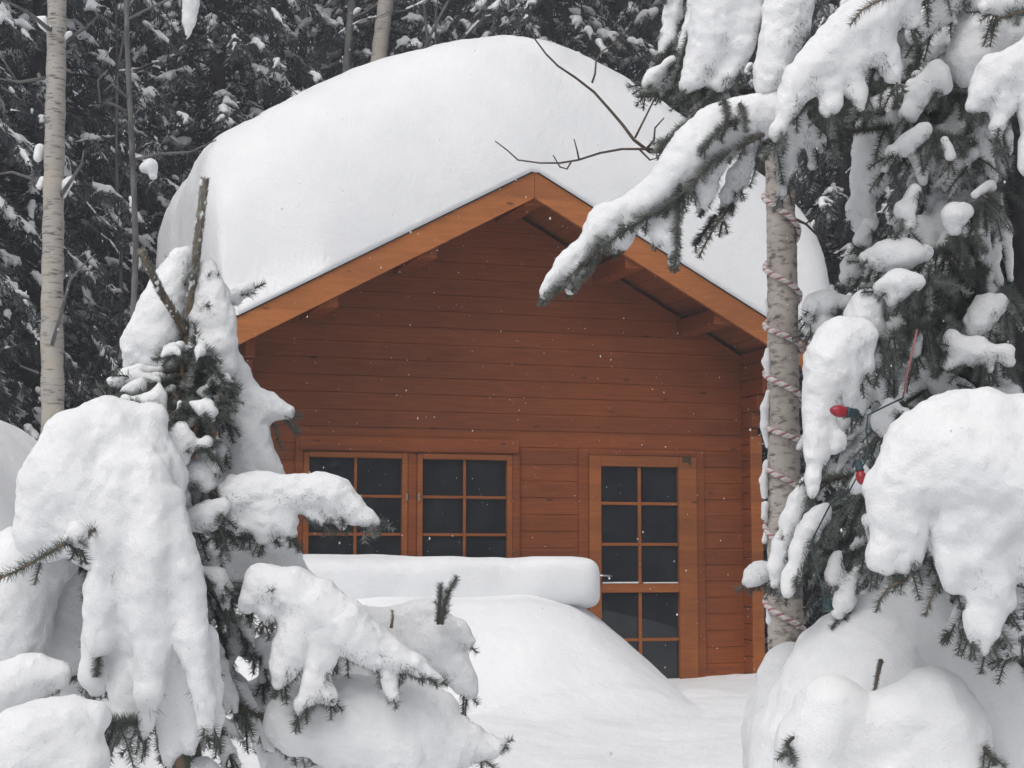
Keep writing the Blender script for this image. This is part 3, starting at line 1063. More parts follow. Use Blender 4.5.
LEFT = [
    # cone of snow left of the leader
    dict(an=350, d=4.52, st=[[(181, 258, 12), (172, 286, 19), (163, 312, 25), (157, 338, 28), (155, 356, 18)], [(150, 318, 14), (139, 345, 15), (134, 364, 10)], [(140, 352, 14), (165, 360, 15), (178, 356, 10)]], tw=10, down=0.8),
    # column right of the leader
    dict(an=352, d=4.50, st=[[(206, 268, 9), (212, 292, 15), (217, 318, 18), (219, 345, 17), (224, 366, 13)], [(203, 290, 10), (198, 320, 11), (193, 348, 7)], [(215, 340, 14), (208, 362, 9)]], tw=14),
    dict(an=350, d=4.75, st=[[(215, 300, 6), (236, 294, 8), (250, 288, 6)]], tw=4, tip=0.03),
    # whorl of dark needled twigs at the neck
    dict(an=385, d=4.40, st=[[(158, 380, 4), (135, 377, 5), (112, 382, 6)]], tw=38, reach=(0.02, 0.06), tip=0.02),
    dict(an=405, d=4.34, st=[[(165, 412, 3), (147, 404, 8), (126, 401, 7)], [(159, 384, 3), (158, 396, 7), (157, 406, 8)]], tw=40, tip=0.02),
    dict(an=395, d=4.38, st=[[(200, 392, 4), (216, 382, 5), (228, 388, 4)], [(205, 398, 3), (225, 398, 3)]], tw=70, reach=(0.03, 0.07), tip=0.02),
    dict(an=402, d=4.30, st=[[(192, 404, 4), (204, 408, 8), (212, 412, 6)], [(180, 402, 3), (176, 412, 3)]], tw=50, tip=0.02),
    dict(an=368, d=4.36, st=[[(206, 352, 3), (200, 345, 3), (197, 335, 2)]], tw=50, down=-0.2, reach=(0.02, 0.04)),
    # right shoulder and its lobe
    dict(an=395, d=4.62, st=[[(226, 350, 11), (236, 380, 16), (248, 402, 17), (268, 408, 14), (287, 412, 8)], [(245, 405, 20), (244, 440, 26), (240, 470, 26), (234, 488, 18)],
                             [(250, 440, 18), (262, 472, 18), (275, 490, 14)]], tw=7, tip=0.02),
    dict(an=430, d=4.30, st=[[(181, 428, 6), (180, 440, 13), (177, 456, 12)], [(192, 446, 5), (208, 442, 6)]], tw=26, tip=0.02),
    dict(an=490, d=4.34, st=[[(192, 520, 11), (208, 516, 15), (222, 505, 10)]], tw=26, tip=0.02),
    # long right arm over the window with its fingers
    dict(an=478, d=4.38, st=[[(236, 495, 20), (262, 492, 18), (290, 492, 17), (316, 490, 17), (336, 494, 15), (352, 506, 12), (368, 518, 7), (377, 523, 3)],
                             [(244, 500, 13), (232, 515, 10), (216, 530, 9)], [(258, 505, 15), (250, 522, 11), (240, 532, 7)],
                             [(270, 505, 15), (267, 524, 13), (263, 538, 9)], [(280, 505, 15), (284, 520, 11), (290, 533, 5)],
                             [(305, 500, 12), (316, 514, 7), (322, 521, 4)], [(322, 500, 10), (334, 514, 6), (342, 526, 3)], [(342, 505, 8), (352, 518, 4)]],
         tw=26, reach=(0.02, 0.045), tip=0.015),
    # the great left mass
    dict(an=450, d=4.22, st=[[(150, 420, 20), (110, 428, 30), (78, 446, 36), (56, 490, 38), (46, 530, 30)], [(120, 440, 34), (140, 470, 38), (138, 520, 42), (148, 580, 42), (154, 630, 38), (158, 668, 29), (160, 690, 18)],
                             [(70, 480, 46), (100, 520, 46)], [(120, 470, 20, 4.15), (112, 540, 20, 4.15), (105, 600, 17, 4.16), (100, 645, 13, 4.15)], [(150, 470, 20, 4.14), (152, 550, 21, 4.13), (152, 620, 20, 4.14), (150, 690, 14, 4.13), (147, 722, 8, 4.15), (146, 738, 4, 4.15)], [(166, 500, 17, 4.15), (182, 570, 18, 4.15), (193, 640, 16, 4.15), (203, 700, 11, 4.14), (207, 728, 6, 4.15)], [(150, 440, 20), (170, 480, 16), (172, 500, 12)],
                             [(110, 590, 24), (101, 640, 17), (96, 675, 13), (95, 692, 7)], [(132, 640, 22), (127, 690, 15), (127, 716, 12), (129, 732, 6)], [(146, 660, 16), (146, 700, 10), (143, 712, 6)],
                             [(163, 670, 20), (166, 715, 14), (170, 748, 9), (169, 772, 4)], [(184, 655, 20), (188, 700, 13), (191, 730, 10), (190, 752, 5)],
                             [(200, 640, 18), (209, 690, 13), (215, 718, 8), (218, 737, 3)]], tw=2.4, brush=0.12, h=0.0085, s=0.008, amp=(0.009, 0.004)),
    dict(an=470, d=4.36, st=[[(184, 470, 12), (200, 474, 12), (208, 486, 8)], [(176, 500, 16), (178, 525, 12)]], tw=18),
    # near bare twig tip on the far left
    dict(an=None, d=3.9, st=[[(66, 541, 5), (76, 533, 9), (80, 545, 5)]], tw=40, reach=(0.02, 0.045)),
    # left lower masses
    dict(an=560, d=4.5, st=[[(120, 545, 18), (85, 558, 34), (68, 600, 30), (66, 640, 27), (64, 672, 22), (63, 690, 12)], [(92, 590, 22), (96, 640, 16)]], tw=8, h=0.009, s=0.014),
    dict(an=570, d=4.35, st=[[(60, 560, 20), (20, 570, 40), (5, 610, 38), (10, 640, 32), (18, 664, 18)], [(30, 600, 25), (34, 640, 16)]], tw=7, h=0.009, s=0.014),
    dict(an=650, d=4.25, st=[[(60, 675, 14), (25, 680, 24), (5, 690, 30)], [(36, 672, 14), (36, 690, 10)]], tw=10, h=0.009),
    dict(an=720, d=3.9, st=[[(95, 716, 14), (70, 722, 22), (40, 740, 36), (5, 765, 50)], [(70, 730, 25), (80, 760, 25), (70, 790, 30)]], tw=9, h=0.009, s=0.014),
    # right lower shaded mass
    dict(an=530, d=4.85, st=[[(205, 548, 20), (240, 556, 32), (272, 568, 30), (296, 590, 24)], [(235, 570, 24), (230, 590, 14)], [(275, 585, 24), (285, 610, 18)]], tw=7, h=0.009),
    dict(an=572, d=4.36, st=[[(205, 572, 6), (218, 576, 9), (225, 590, 7), (226, 606, 4)]], tw=22),
    # right lower arm
    dict(an=585, d=4.30, st=[[(262, 582, 17), (292, 592, 22), (318, 605, 24), (345, 625, 24), (368, 645, 20), (392, 655, 14), (415, 665, 9), (440, 680, 4)],
                             [(262, 585, 14), (252, 598, 10), (246, 608, 6)], [(275, 592, 14), (268, 612, 9), (264, 622, 5)],
                             [(302, 610, 22), (293, 645, 18), (284, 668, 13), (279, 684, 7)], [(322, 625, 20), (322, 660, 14), (316, 686, 10)], [(316, 682, 12), (304, 702, 8), (298, 715, 4)], [(318, 684, 10), (328, 694, 8), (332, 703, 4)],
                             [(385, 662, 7), (389, 680, 6), (394, 698, 4)]], tw=24, reach=(0.018, 0.04), tip=0.012),
    dict(an=610, d=4.62, st=[[(236, 640, 12), (242, 628, 9)], [(227, 660, 9), (226, 668, 7)], [(250, 652, 8), (268, 640, 7)], [(282, 640, 9), (268, 665, 7), (262, 680, 4)], [(214, 640, 10), (220, 650, 9)]], tw=20, reach=(0.02, 0.06)),
    # far right cluster with the upright frosted shoot
    dict(an=590, d=4.72, st=[[(350, 620, 14), (385, 628, 18), (412, 624, 20), (432, 610, 14), (440, 600, 7)], [(410, 645, 24), (440, 636, 22), (458, 632, 12), (468, 642, 7)],
                             [(430, 650, 22), (452, 665, 16), (462, 680, 12), (470, 692, 7)], [(380, 640, 18), (400, 650, 22)]], tw=8, tip=0.014),
    # low right sweep
    dict(an=680, d=4.45, st=[[(300, 720, 34), (350, 712, 34), (395, 712, 32), (430, 728, 26), (462, 742, 18), (486, 748, 10), (504, 742, 4)], [(350, 735, 40), (400, 750, 36), (440, 765, 24)], [(400, 690, 22), (440, 706, 16)]], tw=7, h=0.009, s=0.014, tip=0.014),
    dict(an=660, d=4.75, st=[[(250, 700, 18), (285, 700, 32), (300, 740, 40), (310, 790, 46)], [(330, 670, 24), (350, 690, 30)]], tw=7, h=0.009, s=0.014),
    dict(an=740, d=4.30, st=[[(196, 765, 8), (205, 768, 10), (215, 775, 9)]], tw=30),
]
for g in LEFT:
    kw = {k: g[k] for k in ("tip", "h", "s", "amp", "reach", "down", "brush") if k in g}
    loaded_branch(spruce_l, ancL(g["an"]) if g["an"] else None, g["st"], g["d"], twigs=g["tw"], **kw)
# needled branches in the dark hollow below the curtain, and others that show between the snow
k = 100
for (ax_, ay, tx, ty, d, sn) in [(186, 560, 262, 668, 4.62, 0.35), (186, 600, 250, 735, 4.5, 0.3), (186, 640, 275, 752, 4.6, 0.35), (186, 690, 236, 772, 4.4, 0.4),
                              (186, 600, 140, 745, 4.45, 0.3), (186, 640, 100, 760, 4.4, 0.3), (186, 520, 215, 620, 4.55, 0.4), (186, 470, 222, 540, 4.45, 0.5),
                              (186, 560, 44, 690, 4.6, 0.3), (186, 520, 92, 600, 4.75, 0.3), (186, 660, 215, 720, 4.75, 0.2), (186, 620, 300, 780, 4.9, 0.3)]:
    spruce_branch(spruce_l, at(ax_, ay, DL), at(tx, ty, d), 0.03, 14, (0.07, 0.14), sn, (0.008, 0.02), seed=k); k += 1
for (ay, tx, ty, d) in [(372, 112, 384, 4.42), (378, 122, 396, 4.35), (384, 150, 412, 4.3), (372, 232, 384, 4.42), (376, 226, 398, 4.32), (384, 214, 418, 4.3), (392, 232, 430, 4.5), (400, 205, 436, 4.36), (360, 172, 352, 4.3), (365, 208, 350, 4.32),
                        (410, 228, 460, 4.5), (420, 160, 446, 4.3), (440, 212, 470, 4.36), (455, 176, 500, 4.34), (470, 205, 505, 4.4), (500, 232, 535, 4.42), (500, 180, 560, 4.36)]:
    spruce_branch(spruce_l, at(185, ay, DL), at(tx, ty, d), 0.012, 9, (0.05, 0.09), 0.22, (0.006, 0.013), seed=k); k += 1
# bare needled tip sticking out to the left, close to the camera
def bare_tip(tree, pts, ln, per_m, seed, mat="needle", r0=0.005, width=0.0019, spread=(0.7, 1.2)):
    P = [at(*p) for p in pts]; o_ = np.array(tree.location)
    mb = MB(); mb.tube([p - o_ for p in P], np.linspace(r0, 0.0022, len(P)), 6)
    o = mb.build("branch", MAT["shoot_bark"], tree, True)
    needles_mesh("needles", [needle_set(P, per_m, ln, width, spread, r=np.random.default_rng(seed))], o, mat, origin=o_)
    return o
bare_tip(spruce_l, [(95, 530, 4.1), (66, 543, 3.9), (40, 558, 3.75), (15, 572, 3.65), (-4, 580, 3.6)], 0.030, 1150, 1, r0=0.004)
bare_tip(spruce_l, [(391, 628, 4.6), (393, 618, 4.6), (392, 610, 4.6)], 0.012, 900, 6)

# ------------------------------------------------------------------ tall spruce on the right
DR = 4.95
p0 = at(1014, 400, DR)
spruce_r = empty("spruce_tree", (p0[0], p0[1], float(ground_z(p0[0], p0[1])) - 0.05))
tag(spruce_r, "tall dark trunked spruce along the right edge with snow heaped on its drooping branches", "tree")
orgR = np.array(spruce_r.location)
mb = MB()
mb.tube([np.array([0, 0, -0.2]), np.array([0.005, 0, 1.2]), np.array([0, 0.01, 2.4]), np.array([0.01, 0.01, 3.6]), np.array([0.02, 0.02, 5.6])], [0.105, 0.085, 0.074, 0.064, 0.04], 14)
mb.build("trunk", MAT["dark_bark"], spruce_r, True)
def ancR(y):
    return at(1010, y, DR)

RIGHT = [
    # upper left hanging lobes
    dict(an=-80, d=4.35, st=[[(735, -30, 26), (722, 0, 27), (714, 30, 24), (704, 58, 18), (692, 80, 11), (686, 88, 5)], [(745, -20, 24), (742, 20, 20), (738, 45, 16), (734, 60, 9)], [(715, 20, 20), (700, 70, 14)],
                             [(738, 62, 8), (725, 76, 10), (718, 84, 9)]], tw=13, reach=(0.03, 0.06)),
    dict(an=-60, d=4.30, st=[[(795, -30, 26), (786, 10, 22), (780, 40, 19), (772, 68, 17), (766, 84, 12), (764, 94, 5)], [(800, 0, 14), (803, 25, 8), (798, 44, 5)]], tw=16, reach=(0.02, 0.05)),
    dict(an=-90, d=4.55, st=[[(700, -20, 8), (690, 30, 8), (684, 48, 7)], [(672, 60, 5), (655, 78, 7), (646, 84, 5)]], tw=20, reach=(0.02, 0.05)),
    dict(an=-90, d=4.6, st=[[(676, -20, 9), (672, 14, 9), (668, 38, 8), (662, 52, 5)]], tw=30, reach=(0.02, 0.04)),
    # big central fan
    dict(an=-40, d=4.15, st=[[(905, -20, 26), (880, 8, 25), (852, 28, 24), (826, 52, 20), (800, 82, 17), (786, 108, 11), (778, 130, 6), (775, 141, 3)],
                             [(868, 25, 25), (858, 55, 17), (851, 72, 13), (856, 92, 8), (861, 108, 4)], [(874, 30, 24), (884, 55, 15), (893, 72, 9), (899, 82, 4)], [(826, 60, 16), (828, 86, 11), (832, 104, 9), (826, 112, 5)],
                             [(850, 55, 16), (836, 74, 10), (834, 84, 6)], [(900, 0, 18), (912, 20, 10)]], tw=17, reach=(0.03, 0.06), tip=0.018),
    # right upper lobes
    dict(an=0, d=4.5, st=[[(985, 10, 18), (976, 34, 22), (972, 62, 24), (976, 72, 18)], [(1000, 40, 20), (1020, 40, 25)]], tw=8),
    dict(an=20, d=4.15, st=[[(1045, 50, 24), (1018, 66, 20), (998, 74, 20), (985, 92, 14), (975, 106, 9)], [(1008, 76, 17), (1003, 104, 11), (998, 124, 6), (997, 136, 3)], [(1030, 75, 22), (1035, 110, 14), (1030, 165, 13)]], tw=16, reach=(0.025, 0.05), tip=0.015),
    dict(an=-60, d=4.45, st=[[(960, -10, 16), (940, 10, 15), (922, 22, 14), (915, 36, 10)]], tw=22, reach=(0.03, 0.07)),
    dict(an=-60, d=4.3, st=[[(1020, -5, 18), (1000, 5, 13), (985, 8, 8)]], tw=20),
    # pale shaded slab in the middle
    dict(an=80, d=4.75, st=[[(905, 100, 18), (884, 118, 26), (876, 150, 23), (868, 182, 17), (862, 205, 11), (866, 222, 10), (864, 238, 6)], [(893, 112, 22), (896, 140, 16)], [(851, 208, 8), (858, 222, 10)]], tw=7, reach=(0.02, 0.05)),
    dict(an=120, d=4.45, st=[[(935, 75, 12), (918, 92, 13), (910, 112, 10)], [(935, 68, 8), (940, 85, 12)]], tw=26, reach=(0.03, 0.07)),
    dict(an=150, d=4.4, st=[[(925, 130, 8), (908, 145, 10), (893, 152, 7), (884, 170, 5)], [(915, 190, 7), (905, 210, 9), (908, 228, 6)]], tw=30, reach=(0.03, 0.07)),
    dict(an=180, d=4.35, st=[[(966, 212, 8), (955, 216, 13), (954, 228, 8)], [(945, 140, 5), (950, 156, 6)], [(975, 195, 4), (990, 186, 7)]], tw=26, reach=(0.03, 0.06)),
    # long left arm reaching across the gable
    dict(an=60, d=4.32, st=[[(795, 98, 14), (770, 112, 20), (742, 122, 25), (714, 133, 27), (696, 150, 26), (677, 170, 22), (659, 191, 18), (641, 204, 15), (622, 211, 12.5), (607, 217, 14), (599, 227, 13), (592, 238, 10), (581, 248, 8), (566, 263, 7), (554, 278, 5.5), (545, 291, 3.5), (541, 299, 1.5)], [(690, 150, 18, 4.40), (700, 175, 12, 4.42), (702, 196, 7, 4.43), (700, 210, 3, 4.43)], [(650, 196, 10), (650, 216, 7), (652, 228, 3)], [(632, 208, 11), (630, 224, 7), (626, 238, 4), (624, 248, 2)], [(612, 222, 10), (616, 238, 6), (615, 252, 3)], [(664, 190, 12), (662, 214, 8), (658, 234, 5), (656, 246, 2)], [(722, 140, 14), (714, 168, 10), (708, 190, 6), (704, 206, 3)],
                            [(756, 112, 12), (738, 124, 14), (730, 140, 12), (722, 150, 9)], [(586, 254, 6), (578, 268, 5), (572, 283, 4), (570, 290, 2.5)],
                            [(676, 182, 12), (672, 215, 10), (671, 240, 7), (673, 262, 4), (674, 268, 2)], [(600, 226, 10), (607, 238, 5), (612, 242, 3)], [(690, 165, 10), (696, 182, 6), (700, 196, 3)]], tw=12, reach=(0.012, 0.03), needle=0.019, tip=0.008, down=1.0),
    dict(an=110, d=4.42, st=[[(758, 142, 6), (748, 158, 8), (737, 175, 8), (729, 192, 7), (724, 212, 5), (722, 222, 3)], [(742, 172, 6), (730, 196, 7)]], tw=20, reach=(0.02, 0.045)),
    dict(an=110, d=4.5, st=[[(795, 110, 12), (790, 140, 12), (786, 170, 9), (782, 192, 5), (780, 198, 2)], [(805, 130, 10), (816, 142, 8), (813, 165, 6)]], tw=18, reach=(0.02, 0.05)),
    dict(an=90, d=4.45, st=[[(712, 88, 7), (720, 100, 10), (700, 112, 9), (686, 135, 8)]], tw=22, reach=(0.02, 0.05), down=0.9),
    # middle knots
    dict(an=230, d=4.4, st=[[(925, 252, 8), (905, 254, 14), (885, 256, 15), (868, 258, 9)]], tw=16, reach=(0.03, 0.06)),
    dict(an=240, d=4.7, st=[[(858, 258, 6), (852, 268, 9), (847, 278, 8)], [(868, 226, 9), (862, 240, 8)]], tw=14),
    dict(an=265, d=4.3, st=[[(915, 282, 10), (897, 284, 13), (880, 288, 7)], [(897, 290, 9), (893, 302, 6)]], tw=22, reach=(0.03, 0.05)),
    dict(an=280, d=4.35, st=[[(885, 300, 8), (868, 306, 16), (864, 320, 19), (872, 330, 14)]], tw=14, reach=(0.03, 0.05)),
    dict(an=300, d=4.6, st=[[(850, 306, 8), (828, 302, 11), (814, 306, 10), (808, 316, 6)], [(840, 322, 6), (820, 326, 7), (806, 332, 4)]], tw=26, reach=(0.02, 0.04)),
    # the bearded lump with the red bulb
    dict(an=300, d=4.15, st=[[(862, 336, 16), (842, 342, 24), (830, 362, 26), (824, 386, 21), (820, 410, 15), (818, 432, 12), (816, 455, 9), (813, 478, 6), (812, 496, 3)], [(842, 370, 20), (848, 396, 11), (853, 408, 5)], [(832, 430, 7), (838, 444, 8), (842, 438, 6)],
                             [(852, 340, 20), (862, 362, 13)]], tw=9, reach=(0.025, 0.05), tip=0.015),
    dict(an=330, d=4.45, st=[[(879, 357, 4), (878, 364, 4.5)], [(918, 336, 4), (912, 343, 8), (914, 352, 5)]], tw=24, reach=(0.03, 0.06)),
    dict(an=280, d=4.5, st=[[(1000, 300, 8), (988, 308, 15), (978, 322, 13), (974, 330, 8)]], tw=10),
    dict(an=320, d=4.45, st=[[(998, 352, 8), (980, 352, 14), (964, 350, 13), (958, 348, 8)], [(984, 358, 9), (990, 370, 5)], [(952, 338, 8), (948, 345, 6)], [(952, 362, 6), (946, 366, 5)], [(1005, 352, 8), (1008, 362, 6)]], tw=18),
    dict(an=380, d=4.3, st=[[(905, 412, 5), (890, 408, 8), (882, 420, 9), (886, 430, 7)]], tw=20),
    # the huge heap on the right
    dict(an=390, d=3.95, st=[[(1060, 430, 40), (1000, 428, 36), (950, 428, 34), (915, 450, 32), (902, 485, 34), (898, 515, 28)], [(960, 460, 55), (1010, 480, 60), (980, 515, 40)], [(894, 520, 22), (884, 545, 14), (880, 560, 9), (885, 566, 5)],
                             [(905, 530, 18), (908, 555, 12), (903, 566, 6)], [(975, 525, 34), (985, 560, 26), (994, 585, 20), (1000, 598, 13)], [(955, 525, 24), (954, 560, 16), (954, 580, 10), (956, 588, 6)],
                             [(990, 590, 15), (990, 615, 11), (988, 632, 8), (984, 655, 4)], [(978, 590, 13), (974, 620, 10), (972, 640, 5)], [(1015, 530, 26), (1030, 560, 22), (1034, 575, 12)]], tw=7, h=0.0085, s=0.009, amp=(0.012, 0.004), reach=(0.03, 0.06)),
    dict(an=380, d=4.6, st=[[(935, 385, 6), (945, 388, 15), (960, 390, 14)], [(985, 395, 8), (1010, 398, 14)]], tw=8),
    # twigs in front of the birch
    dict(an=450, d=4.4, st=[[(826, 508, 6), (818, 516, 10), (808, 532, 11), (798, 552, 9), (792, 572, 8), (788, 588, 5), (787, 596, 3)]], tw=26, reach=(0.02, 0.05), tip=0.015),
    dict(an=440, d=4.5, st=[[(806, 482, 7), (798, 500, 9), (790, 522, 8), (782, 545, 8), (777, 566, 8), (775, 584, 5)]], tw=18, reach=(0.02, 0.04), tip=0.012),
    dict(an=500, d=4.42, st=[[(838, 555, 6), (835, 568, 8), (832, 580, 6)], [(850, 580, 8), (846, 600, 9), (840, 612, 6)]], tw=24, reach=(0.03, 0.06)),
    dict(an=520, d=5.0, st=[[(772, 572, 6), (760, 572, 10), (752, 578, 7), (748, 582, 4)]], tw=14, reach=(0.015, 0.035)),
    dict(an=480, d=4.25, st=[[(868, 520, 5), (874, 530, 7), (872, 540, 5)], [(862, 470, 7), (858, 486, 6), (854, 492, 3)]], tw=26, reach=(0.03, 0.06)),
    # lower right fingers
    dict(an=560, d=4.1, st=[[(968, 600, 9), (960, 615, 8), (952, 626, 5)], [(1020, 600, 12), (1022, 625, 10), (1015, 640, 6)], [(1000, 630, 7), (985, 632, 9)], [(1015, 650, 8), (1005, 655, 6)]], tw=26, reach=(0.03, 0.05)),
]
for g in RIGHT:
    kw = {k_: g[k_] for k_ in ("tip", "h", "s", "amp", "reach", "down", "needle") if k_ in g}
    loaded_branch(spruce_r, ancR(g["an"]), g["st"], g["d"], twigs=g["tw"], **kw)
# dark needled branches that fill the crown behind the snow
k = 300
FILL = []
rr = np.random.default_rng(21)
for y in range(-20, 640, 30):
    for j in range(5):
        FILL.append((rr.uniform(0, 1), y + rr.uniform(-12, 12)))
for (u, y) in FILL:
    # left reach of the crown at this height
    lim = 868 if y < 240 else (850 if y < 420 else 815)
    if y < 110: lim = 800
    tx = lim + u * (985 - lim)
    d = rr.uniform(4.6, 5.5)
    spruce_branch(spruce_r, at(1010, y - rr.uniform(50, 110), DR), at(tx, y, d), rr.uniform(0.0, 0.06), 26, (0.09, 0.2), 0.5, (0.009, 0.027), seed=k, rime=0.55, droop=(-1.3, -0.25)); k += 1
for (tx, ty, d) in [(985, 610, 4.2), (1005, 650, 4.3), (965, 640, 4.4), (1030, 680, 4.4), (995, 690, 4.6), (940, 575, 4.2), (915, 570, 4.15), (895, 585, 4.05), (850, 560, 4.6), (840, 500, 4.5), (865, 450, 4.4), (830, 600, 4.7), (875, 600, 4.5)]:
    spruce_branch(spruce_r, at(1010, ty - 110, DR), at(tx, ty, d), 0.05, 14, (0.07, 0.13), 0.3, (0.007, 0.016), seed=k); k += 1
bare_tip(spruce_r, [(905, -8, 4.0), (880, 0, 3.98), (862, 10, 3.97), (850, 25, 3.97)], 0.023, 1500, 11, r0=0.003)
bare_tip(spruce_r, [(1045, 8, 4.05), (1020, 12, 4.02), (1000, 18, 4.0)], 0.023, 1500, 12, r0=0.003)
bare_tip(spruce_r, [(946, 574, 4.0), (935, 590, 3.97), (928, 606, 3.96), (926, 616, 3.96)], 0.023, 1500, 13, r0=0.003)
bare_tip(spruce_r, [(905, 580, 3.95), (890, 586, 3.93), (880, 600, 3.92), (876, 612, 3.92)], 0.023, 1500, 14, r0=0.003)
bare_tip(spruce_r, [(668, 150, 4.5), (676, 168, 4.48), (680, 178, 4.47)], 0.023, 1500, 15, r0=0.003)
bare_tip(spruce_r, [(732, 205, 4.4), (716, 225, 4.38), (704, 246, 4.37), (699, 258, 4.37)], 0.023, 1500, 16, r0=0.003)

def needled_line(tree, pts, seed, side=26, sl=(0.02, 0.05), rime=0.3, ln=0.022):
    r = np.random.default_rng(seed)
    P = [at(*p) for p in pts]; o_ = np.array(tree.location)
    mb = MB(); mb.tube([p - o_ for p in P], np.linspace(0.006, 0.002, len(P)), 6)
    sets = [needle_set(P, 2200, ln, 0.0019, r=r)]; fr = [needle_set(P, 900, ln, 0.0021, r=r)]
    Pn = np.array(P)
    for _ in range(side):
        k_ = r.integers(0, len(P) - 1); t = r.random()
        p = Pn[k_] * (1 - t) + Pn[k_ + 1] * t
        v = (Pn[k_ + 1] - Pn[k_]); v = v / np.linalg.norm(v) * 0.7 + r.normal(size=3) * 0.5 + np.array([0, 0, -0.35]); v /= np.linalg.norm(v)
        q = p + v * r.uniform(*sl)
        mb.tube([p - o_, q - o_], [0.0022, 0.0013], 5)
        (fr if r.random() < rime else sets).append(needle_set([p, q], 1500, ln * 0.9, r=r))
    o = mb.build("branch", MAT["twig_bark"], tree, True)
    needles_mesh("needles", sets, o, origin=o_)
    needles_mesh("frosted_needles", fr, o, "frost_needle", origin=o_)
needled_line(spruce_r, [(764, 134, 4.27), (734, 150, 4.26), (712, 162, 4.26), (696, 180, 4.26), (680, 196, 4.27), (664, 208, 4.28), (645, 219, 4.28), (628, 229, 4.27), (612, 240, 4.27), (602, 246, 4.27)], 501, 46)
needled_line(spruce_r, [(740, 118, 4.24), (722, 128, 4.23), (708, 142, 4.23), (700, 152, 4.24)], 514, 12, (0.015, 0.035))
needled_line(spruce_r, [(724, 100, 4.26), (728, 116, 4.22), (724, 130, 4.21), (720, 140, 4.21)], 515, 6, (0.01, 0.02), 0.6)
needled_line(spruce_r, [(740, 104, 4.26), (745, 118, 4.22), (746, 132, 4.21)], 516, 6, (0.01, 0.02), 0.6)
needled_line(spruce_r, [(608, 236, 4.29), (592, 254, 4.29), (576, 271, 4.29), (560, 286, 4.29), (545, 300, 4.29)], 502, 30, (0.012, 0.03), 0.6, 0.018)
needled_line(spruce_r, [(606, 240, 4.30), (598, 258, 4.30), (586, 276, 4.30), (572, 292, 4.30)], 503, 14, (0.012, 0.025), 0.6, 0.018)
needled_line(spruce_r, [(690, 30, 4.5), (682, 60, 4.5), (672, 90, 4.5), (655, 92, 4.5), (640, 94, 4.5)], 504, 26)
needled_line(spruce_r, [(720, 92, 4.36), (704, 104, 4.36), (688, 122, 4.36), (670, 138, 4.36), (656, 150, 4.36)], 505, 40)
needled_line(spruce_r, [(680, 184, 4.28), (678, 214, 4.28), (677, 244, 4.28), (675, 268, 4.28)], 506, 20, (0.015, 0.03))
needled_line(spruce_r, [(716, 215, 4.40), (704, 232, 4.40), (694, 246, 4.40)], 507, 10, (0.012, 0.03))
needled_line(spruce_r, [(881, 660, 4.25), (877, 678, 4.22), (874, 694, 4.2), (873, 702, 4.2)], 508, 3, (0.008, 0.016), 0.3, 0.012)
needled_line(spruce_l, [(442, 624, 4.62), (444, 606, 4.6), (450, 590, 4.58), (457, 577, 4.57)], 521, 3, (0.01, 0.02), 0.5, 0.02)
needled_line(spruce_l, [(438, 624, 4.62), (440, 600, 4.6), (441, 584, 4.58)], 522, 3, (0.01, 0.02), 0.5, 0.02)

spruce_branch(spruce_r, at(803, 730, 4.17), at(783, 758, 4.08), 0.005, 9, (0.03, 0.06), 0.0, (0.004, 0.008), seed=901)
spruce_branch(spruce_r, at(968, 728, 4.17), at(993, 762, 4.06), 0.005, 9, (0.03, 0.06), 0.0, (0.004, 0.008), seed=902)
# boughs on the far side of the trunk
for q in range(16):
    zq = 1.5 + q * 0.19
    aq = -0.7 + 2.6 * ((q * 0.618) % 1.0)
    lq = 0.85 - 0.012 * q
    spruce_branch(spruce_r, orgR + np.array([0, 0, zq - orgR[2]]), orgR + np.array([math.cos(aq) * lq + 0.1, math.sin(aq) * lq, zq - orgR[2] - 0.35]), 0.05, 26, (0.10, 0.22), 0.5, (0.012, 0.035), seed=920 + q, rime=0.5, droop=(-1.3, -0.25), per_m=1200)

# mound of snow burying the lowest branches
def build_mound():
    d = 4.5
    st = [[(905, 600, 22), (890, 625, 40), (870, 670, 60), (865, 730, 85), (865, 800, 100)], [(850, 648, 26), (822, 690, 36), (804, 740, 46), (800, 800, 54)],
          [(930, 640, 40), (970, 690, 50), (1000, 740, 55), (1030, 800, 70)], [(985, 700, 30), (1030, 735, 40)]]
    st2 = [[(830, 712, 27), (825, 745, 34), (820, 790, 40)], [(935, 702, 26), (945, 740, 38), (950, 790, 50)], [(860, 735, 26), (900, 730, 26), (890, 780, 40)]]
    caps = []
    for s_ in st: caps += chain(px_nodes(s_, d))
    for s_ in st2: caps += chain(px_nodes(s_, 4.18))
    # foot of the mound runs down into the ground behind and to the sides
    for (x, y, r_) in [(1.35, 4.8, 0.42), (1.10, 4.4, 0.30), (1.5, 4.3, 0.4), (1.8, 4.8, 0.4)]:
        g = float(ground_z(x, y))
        caps.append((x, y, g + 0.1, r_ * 1.2, x, y, g + 0.42, r_ * 0.7))
    # drift against the foot of the birch
    A = at(790, 640, 5.2)
    caps += chain([(A[0], A[1], A[2] - 0.10, 0.09), (A[0], A[1], A[2] - 0.25, 0.12), (A[0], A[1], A[2] - 0.8, 0.21)])
    o = snow_obj("snow_mound", caps, None, h=0.012, s=0.022, amp=(0.03, 0.006), freq=(6.0, 30.0))
    tag(o, "tall smooth snow mound at the foot of the rope wrapped birch in the lower right", "snow")
build_mound()
